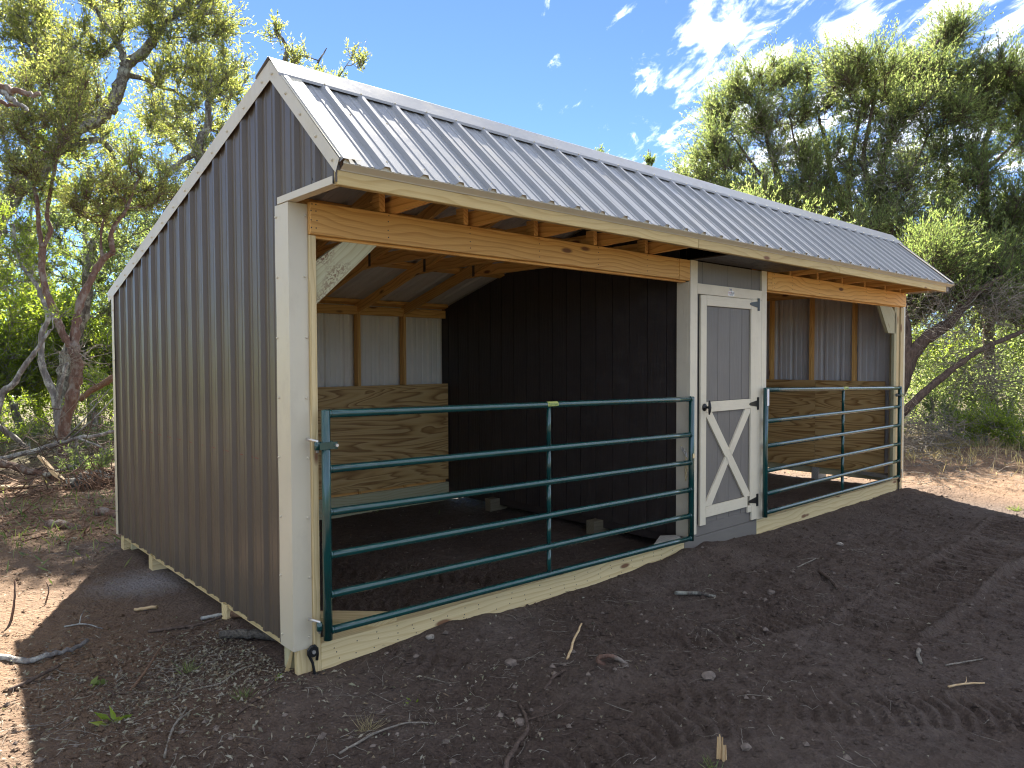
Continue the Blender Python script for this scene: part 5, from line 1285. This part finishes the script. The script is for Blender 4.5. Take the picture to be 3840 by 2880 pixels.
SG = 'sticks lying on the bare earth'
def flat(pts, r): return [gp(x, y, r*0.7+dz) for x, y, dz in pts]
sticks = [
 ('pale forked twig on the earth below the near gate', [(-0.205, -0.83, 0.0), (-0.06, -0.82, 0.012), (0.024, -0.79, 0.01), (0.15, -0.84, 0.012), (0.257, -0.903, 0.0)], 0.0065, 0.003, 'dead', [(0.75, (0.4, 0.5, 0.2), 0.07, 0.003)]),
 ('long dark knotty stick running out of the lower edge', [(0.10, -1.62, 0.0), (0.235, -1.428, 0.005), (0.42, -1.30, 0.008), (0.564, -1.211, 0.01), (0.66, -1.08, 0.008), (0.705, -0.993, 0.0)], 0.013, 0.006, 'bark_juniper', [(0.7, (0.9, -0.1, 0.1), 0.28, 0.004)]),
 ('short brown stick lying flat, lower of the pair before the near bay', [(0.879, -0.997, 0.0), (1.0, -0.955, 0.006), (1.114, -0.921, 0.0)], 0.009, 0.007, 'bark_juniper', None),
 ('short orange stick poking up, upper of the pair before the near bay', [(1.259, -0.80, -0.01), (1.38, -0.745, 0.05), (1.49, -0.70, 0.10)], 0.009, 0.005, 'split', None),
 ('thick grey bent branch at the left edge of the shade', [(-1.30, 1.43, 0.0), (-1.157, 1.36, 0.0), (-1.05, 1.21, 0.004), (-0.945, 1.165, 0.01), (-0.84, 1.17, 0.012), (-0.748, 1.213, 0.03)], 0.020, 0.012, 'bark_gray', None),
 ('straight brown stick below the grey bent branch', [(-1.184, 0.83, 0.0), (-1.08, 0.86, 0.01), (-0.944, 0.913, 0.02)], 0.012, 0.008, 'bark_juniper', None),
 ('long thin stick leading to the middle skid block', [(-0.406, 1.253, 0.0), (-0.25, 1.15, 0.006), (-0.12, 1.08, 0.01), (-0.03, 1.018, 0.03)], 0.010, 0.007, 'bark_juniper', None),
 ('pale forked splinter lying in the shade by the brown wall', [(-0.36, 1.74, 0.01), (-0.30, 1.70, 0.012), (-0.24, 1.66, 0.012)], 0.010, 0.012, 'split', [(0.5, (0.3, -0.5, 0.1), 0.07, 0.007)]),
 ('y shaped twig in the shade left of the pale splinter', [(-0.78, 1.72, 0.0), (-0.68, 1.66, 0.01), (-0.60, 1.52, 0.0)], 0.006, 0.003, 'bark_gray', [(0.4, (0.3, 0.6, 0.3), 0.13, 0.004)]),
 ('grey weathered log tucked under the wall edge near the post', [(-0.127, 0.792, 0.01), (-0.03, 0.72, 0.02), (0.06, 0.64, 0.02), (0.16, 0.55, 0.0)], 0.026, 0.032, 'log_gray', None),
 ('rough brown bark slab under the wall next to the skid block', [(0.02, 0.98, 0.01), (0.07, 0.88, 0.03), (0.12, 0.78, 0.02)], 0.026, 0.018, 'shred', None),
 ('crusty lichen covered stick by the middle skid block', [(-0.10, 1.20, 0.01), (-0.04, 1.16, 0.015), (0.03, 1.12, 0.02)], 0.013, 0.010, 'bark_gray', None),
 ('thin pale stick left of the tyre marks, right lower ground', [(2.615, -2.207, 0.0), (2.70, -2.16, 0.008), (2.813, -2.127, 0.004)], 0.009, 0.012, 'dead', None),
 ('thin curved twig at the right side of the bare ground', [(2.70, -2.30, 0.0), (2.82, -2.37, 0.01), (2.95, -2.428, 0.0)], 0.005, 0.003, 'dead', None),
 ('forked pale twig near the right lower corner', [(2.42, -2.40, 0.0), (2.50, -2.45, 0.01), (2.58, -2.52, 0.004)], 0.006, 0.004, 'split', [(0.5, (0.6, 0.1, 0.2), 0.06, 0.003)]),
 ('stout brown stick lying on the ground beyond the tack room', [(3.864, -1.047, 0.01), (3.72, -1.18, 0.012), (3.569, -1.323, 0.0)], 0.015, 0.011, 'bark_juniper', None),
 ('long pale bent twig before the far sill', [(3.98, -0.80, 0.0), (4.14, -0.82, 0.006), (4.32, -0.80, 0.004)], 0.006, 0.004, 'dead', None),
 ('dark half buried root in front of the tack room', [(2.68, -0.52, -0.005), (2.76, -0.66, 0.006), (2.82, -0.78, -0.008)], 0.016, 0.012, 'bark_oak', None),
 ('curved bare root end poking from the dirt bump', [(1.30, -1.06, -0.03), (1.27, -1.02, 0.025), (1.33, -1.08, 0.03), (1.38, -1.14, -0.02)], 0.014, 0.012, 'bark_red', None),
 ('thin upright twig in the sunlit patch at the left', [(-1.02, 2.06, -0.01), (-1.00, 2.05, 0.12), (-0.99, 2.10, 0.25)], 0.009, 0.005, 'bark_red', None),
 ('smaller upright twig in the sunlit patch at the left', [(-0.78, 2.35, -0.01), (-0.76, 2.35, 0.08), (-0.77, 2.38, 0.14)], 0.006, 0.003, 'bark_red', None),
 ('reddish stick among the leaf litter at the lower left', [(-0.72, 0.42, 0.0), (-0.62, 0.55, 0.02), (-0.50, 0.72, 0.06), (-0.44, 0.80, 0.08)], 0.008, 0.004, 'shred', None),
 ('slender curving twig in the leaf litter below the near corner', [(-0.62, 0.16, 0.0), (-0.48, 0.20, 0.01), (-0.34, 0.18, 0.008), (-0.22, 0.26, 0.01), (-0.05, 0.30, 0.0)], 0.005, 0.003, 'dead', None),
 ('thin brown twig pointing at the near corner post', [(-0.42, -0.22, 0.0), (-0.25, -0.12, 0.006), (-0.02, -0.06, 0.006)], 0.005, 0.003, 'bark_juniper', None),
 ('forked grey twig at the lower left, left of the grass tuft', [(-0.78, -0.35, 0.0), (-0.70, -0.20, 0.02), (-0.62, -0.08, 0.015), (-0.56, 0.04, 0.0)], 0.006, 0.003, 'dead', [(0.5, (0.8, 0.2, 0.2), 0.12, 0.003), (0.7, (-0.2, 0.8, 0.3), 0.1, 0.003)])]
for lb_, pts, r0, r1, m_, sub in sticks:
    stick('stick', lb_, 'stick', flat(pts, r0), r0, r1, M[m_], 7, SG, sub)
o = prism('wood_splinter', [gp(-0.035, 0.09, 0.0), gp(-0.008, 0.08, 0.0), gp(0.004, 0.06, 0.115), gp(-0.006, 0.065, 0.12)], (0.006, 0.009, 0), M['pale'], None, (0.2, -0.1, 1)); tag(o, 'pale wood wedge leaning against the corner post foot', 'splinter')
sb = empty('wood_splinter', 'bright splintered stub at the bottom edge of the photo', 'splinter', tuple(gp(0.957, -1.994)))
for k in range(7):
    x, y = 0.957+rnd.uniform(-.014, .014), -1.994+rnd.uniform(-.014, .014); hgt = rnd.uniform(0.05, 0.11)
    o = prism('shard', [gp(x-.006, y, -0.02), gp(x+.006, y, -0.02), gp(x+.001+rnd.uniform(-.006, .006), y, hgt)], (0, 0.007, 0), M['split'], None, (0, 0, 1)); o.parent = sb; o.matrix_parent_inverse = Matrix.Translation(-Vector(sb.location))

# stones one can pick out
for lb_, x, y, s in (('largest brown stone before the near bay', 0.985, -0.62, 0.034), ('flat grey stone right of the dirt bump', 1.62, -1.50, 0.036), ('round stone beside the long dark stick', 0.60, -1.12, 0.030), ('white pebble at the foot of the near sill', 0.80, -0.10, 0.024), ('pale stone by the lower edge, left of the splintered stub', 0.42, -1.64, 0.026), ('yellowish pebble right of the splintered stub', 1.10, -2.02, 0.022), ('grey stone on the track marks at the right', 3.2, -1.0, 0.030), ('small white stone before the far sill', 4.9, -0.75, 0.030)):
    bm = bmesh.new(); bmesh.ops.create_icosphere(bm, subdivisions=2, radius=s)
    for v in bm.verts: v.co = Vector((v.co.x*1.2, v.co.y, v.co.z*0.6))*(0.85+0.3*rnd.random())
    me = bpy.data.meshes.new('stone'); bm.to_mesh(me); bm.free(); me.materials.append(M['chalk'] if 'white' in lb_ else M['stone'])
    o = bpy.data.objects.new('stone', me); link(o); o.location = tuple(gp(x, y, s*0.25)); tag(o, lb_, 'stone', 'stones on the bare earth')

# ------------------------------------------------------------------ litter nobody could count
rg = np.random.default_rng(21)
def scatter(n, areas):
    """areas: (cx, cy, sx, sy, weight)"""
    w = np.array([a[4] for a in areas], float); w /= w.sum(); idx = rg.choice(len(areas), n, p=w)
    A = np.array([a[:4] for a in areas])[idx]
    x = A[:, 0]+A[:, 2]*rg.normal(0, 1, n); y = A[:, 1]+A[:, 3]*rg.normal(0, 1, n)
    return x, y
def clear(x, y, pad=0.0):
    return ~((x > -0.02-pad) & (x < 0.14) & (y > -0.03) & (y < 3.66)) & ~((y > -0.03) & (y < 0.08) & (x > 0) & (x < 8.4)) & ~((x > 3.55) & (x < 4.87) & (y > -0.03) & (y < 3.6))
lit = [(-0.45, 0.45, 0.35, 0.35, 5), (-0.15, 0.4, 0.18, 0.25, 4), (-0.7, 0.0, 0.35, 0.4, 3), (-0.9, 1.0, 0.3, 0.5, 1.5), (0.0, 4.9, 1.6, 1.0, 5), (0.3, 6.2, 1.8, 1.0, 4), (-0.8, 3.6, 0.7, 0.8, 2), (1.3, -1.2, 0.9, 0.5, 0.7), (3.5, -1.2, 1.5, 0.7, 0.4), (0.3, -0.8, 0.5, 0.4, 1.5), (11.5, 0.8, 1.6, 1.3, 3), (2.0, 1.6, 1.0, 1.0, 0.7)]
x, y = scatter(6500, lit); k = clear(x, y); x, y = x[k], y[k]; n = len(x)
P = np.stack([x, y, ground_h(x, y)+0.004+0.012*rg.random(n)], -1)
V, F = leaf_quads(P, unit(rg.normal(0, 1, (n, 3))*np.array([1, 1, 0.25])), unit(rg.normal(0, 0.45, (n, 3))+np.array([0, 0, 1])), 0.012+0.040*rg.random(n)**2.2, 0.004+0.013*rg.random(n)**1.3, 0.3)
tag(raw('leaf_litter', V, F, M['leaf_dry']), 'dry leaves strewn over the bare earth', kind='stuff')
tw_areas = lit + [(2.5, -1.6, 1.2, 0.6, 4), (1.6, -0.7, 1.0, 0.4, 4), (5.5, -1.2, 1.6, 0.7, 2.5), (0.2, -1.2, 0.6, 0.5, 3), (10.5, 0.3, 1.5, 1.3, 4)]
x, y = scatter(9500, tw_areas+[(-0.4, 0.35, 0.4, 0.35, 4)]); k = clear(x, y) & (vnoise(x*3.1, y*3.1, 61) > 0.36*rg.random(len(x))+0.24); x, y = x[k], y[k]; n = len(x)
p = np.stack([x, y, np.zeros(n)], -1); dd = unit(np.stack([rg.normal(0, 1, n), rg.normal(0, 1, n), np.zeros(n)], -1)); ln = (0.012+0.17*rg.random((n, 1))**3.2); S_ = []
for q in range(4):
    S_.append(p.copy()); dd = unit(dd+rg.normal(0, 0.16, (n, 3))*np.array([1, 1, 0])); p = p+dd*ln/3
P = np.stack(S_, 1); P[:, :, 2] = ground_h(P[:, :, 0], P[:, :, 1])+0.002+0.008*rg.random((n, 1))+0.012*rg.random((n, 4))*(ln > 0.06)
R = (0.0007+0.0019*rg.random((n, 1))**2.5)*np.array([1, 0.95, 0.8, 0.5])[None, :]
mk = rg.random(n) < 0.5
for sel, m_, l_ in ((mk, 'dead', 'pale broken twigs and straw on the earth'), (~mk, 'bark_juniper', 'brown broken twigs on the earth')):
    V, F = batch_tubes(P[sel], R[sel], 3); tag(raw('twig_litter', V, F, M[m_]), l_, kind='stuff')
x, y = scatter(30000, tw_areas+[(1.5, 2.0, 1.0, 1.0, 2), (2.5, -1.5, 1.5, 0.8, 9)]); k = clear(x, y); x, y = x[k], y[k]; n = len(x)
s = 0.0025+0.017*rg.random(n)**5+0.004*rg.random(n)
oct_ = np.array([(1, 0, 0), (0, 1, 0), (-1, 0, 0), (0, -1, 0), (0, 0, 0.7), (0, 0, -0.7)], float)
V = np.stack([x, y, ground_h(x, y)+s*0.15], -1)[:, None, :]+oct_[None]*s[:, None, None]*(0.7+0.6*rg.random((n, 6, 1)))
tri = np.array([(0, 1, 4), (1, 2, 4), (2, 3, 4), (3, 0, 4), (1, 0, 5), (2, 1, 5), (3, 2, 5), (0, 3, 5)])
F = ((np.arange(n)*6)[:, None, None]+tri[None]).reshape(-1, 3)
big = np.repeat(rg.random(n) < 0.93, 8)
V2 = V.reshape(-1, 3)
tag(raw('clods', V2, F[big], M['soil']), 'crumbs and clods of loose earth', kind='stuff')
tag(raw('pebbles', V2, F[~big], M['stone']), 'small pale limestone pebbles', kind='stuff')
def blades(name, label, x, y, h, w, mat, lean=0.5):
    n = len(x); P = np.stack([x, y, ground_h(x, y)-0.004], -1)
    D = unit(rg.normal(0, lean, (n, 3))*np.array([1, 1, 0.3])+np.array([0, 0, 1]))
    V, F = leaf_quads(P, D, unit(rg.normal(0, 1, (n, 3))), h*(0.4+0.8*rg.random(n)), np.full(n, w), 0.05)
    return tag(raw(name, V, F, mat), label, kind='stuff')
x, y = scatter(9000, [(12.5, 1.6, 1.4, 1.0, 3), (13.5, 0.2, 1.2, 1.2, 2), (11.2, 2.6, 0.8, 0.8, 2), (14.5, -1.0, 1.0, 1.0, 1.5), (10.3, 3.6, 0.8, 1.2, 1)])
cl_ = vnoise(x*2.2, y*2.2, 55) > 0.42; x, y = x[cl_], y[cl_]
blades('dry_grass', 'straw coloured dry grass on the right bank', x, y, 0.22, 0.010, M['grass_dry'], 0.6)
x, y = scatter(1800, [(0.3, 5.6, 1.6, 0.9, 3), (-0.6, 4.4, 0.8, 0.6, 1), (10.0, 5.0, 1.5, 1.5, 2)])
blades('undergrowth', 'sparse green sprigs among the brush', x, y, 0.12, 0.014, M['grass'], 0.9)
# small tufts and sprigs, one by one
def tuft(label, x, y, nb, h, mat, name='grass_tuft', lean=0.5, w=0.0035):
    px, py = x+0.016*rg.normal(0, 1, nb), y+0.016*rg.normal(0, 1, nb); P = np.stack([px-x, py-y, ground_h(px, py)-gz(x, y)-0.004], -1)
    D = unit(rg.normal(0, lean, (nb, 3))*np.array([1, 1, 0.2])+np.array([0, 0, 0.8]))
    V, F = leaf_quads(P, D, unit(rg.normal(0, 1, (nb, 3))), h*(0.5+0.7*rg.random(nb)), np.full(nb, w), 0.05)
    o = raw(name, V, F, mat); o.location = (x, y, gz(x, y)); return tag(o, label, 'plant', 'tufts and sprigs on the bare earth')
tuft('yellow green grass tuft lower left of the corner post', -0.32, -0.06, 34, 0.075, M['grass'])
tuft('dry straw tuft by the pale forked twig', 0.0, -0.72, 60, 0.10, M['grass_dry'], lean=1.1, w=0.002)
tuft('feathery green juniper sprig beside the leaf litter', -0.42, 0.46, 46, 0.09, M['leaf_juniper'], 'juniper_sprig', 0.8)
tuft('sprig with broad dark green leaves at the lower left', -0.86, 0.12, 7, 0.085, M['leaf_bright'], 'leaf_sprig', 1.0, 0.03)
tuft('single green leaf patch in the shade at the left', -0.82, 0.62, 6, 0.06, M['leaf_dark'], 'leaf_sprig', 1.2, 0.035)
tuft('tiny green seedling under the near gate', 0.30, -0.62, 6, 0.035, M['leaf_bright'], 'leaf_sprig', 1.0, 0.014)
tuft('grey green sprig by the lower edge left of the stub', 0.86, -2.0, 40, 0.05, M['grass'], 'grass_tuft', 0.9)
tuft('small green weed at the foot of the corner post', -0.10, 0.02, 8, 0.045, M['leaf_bright'], 'leaf_sprig', 1.0, 0.02)
tuft('green weed on the shadow edge at the right', 8.1, -1.35, 60, 0.10, M['grass'], 'grass_tuft', 0.9, 0.006)
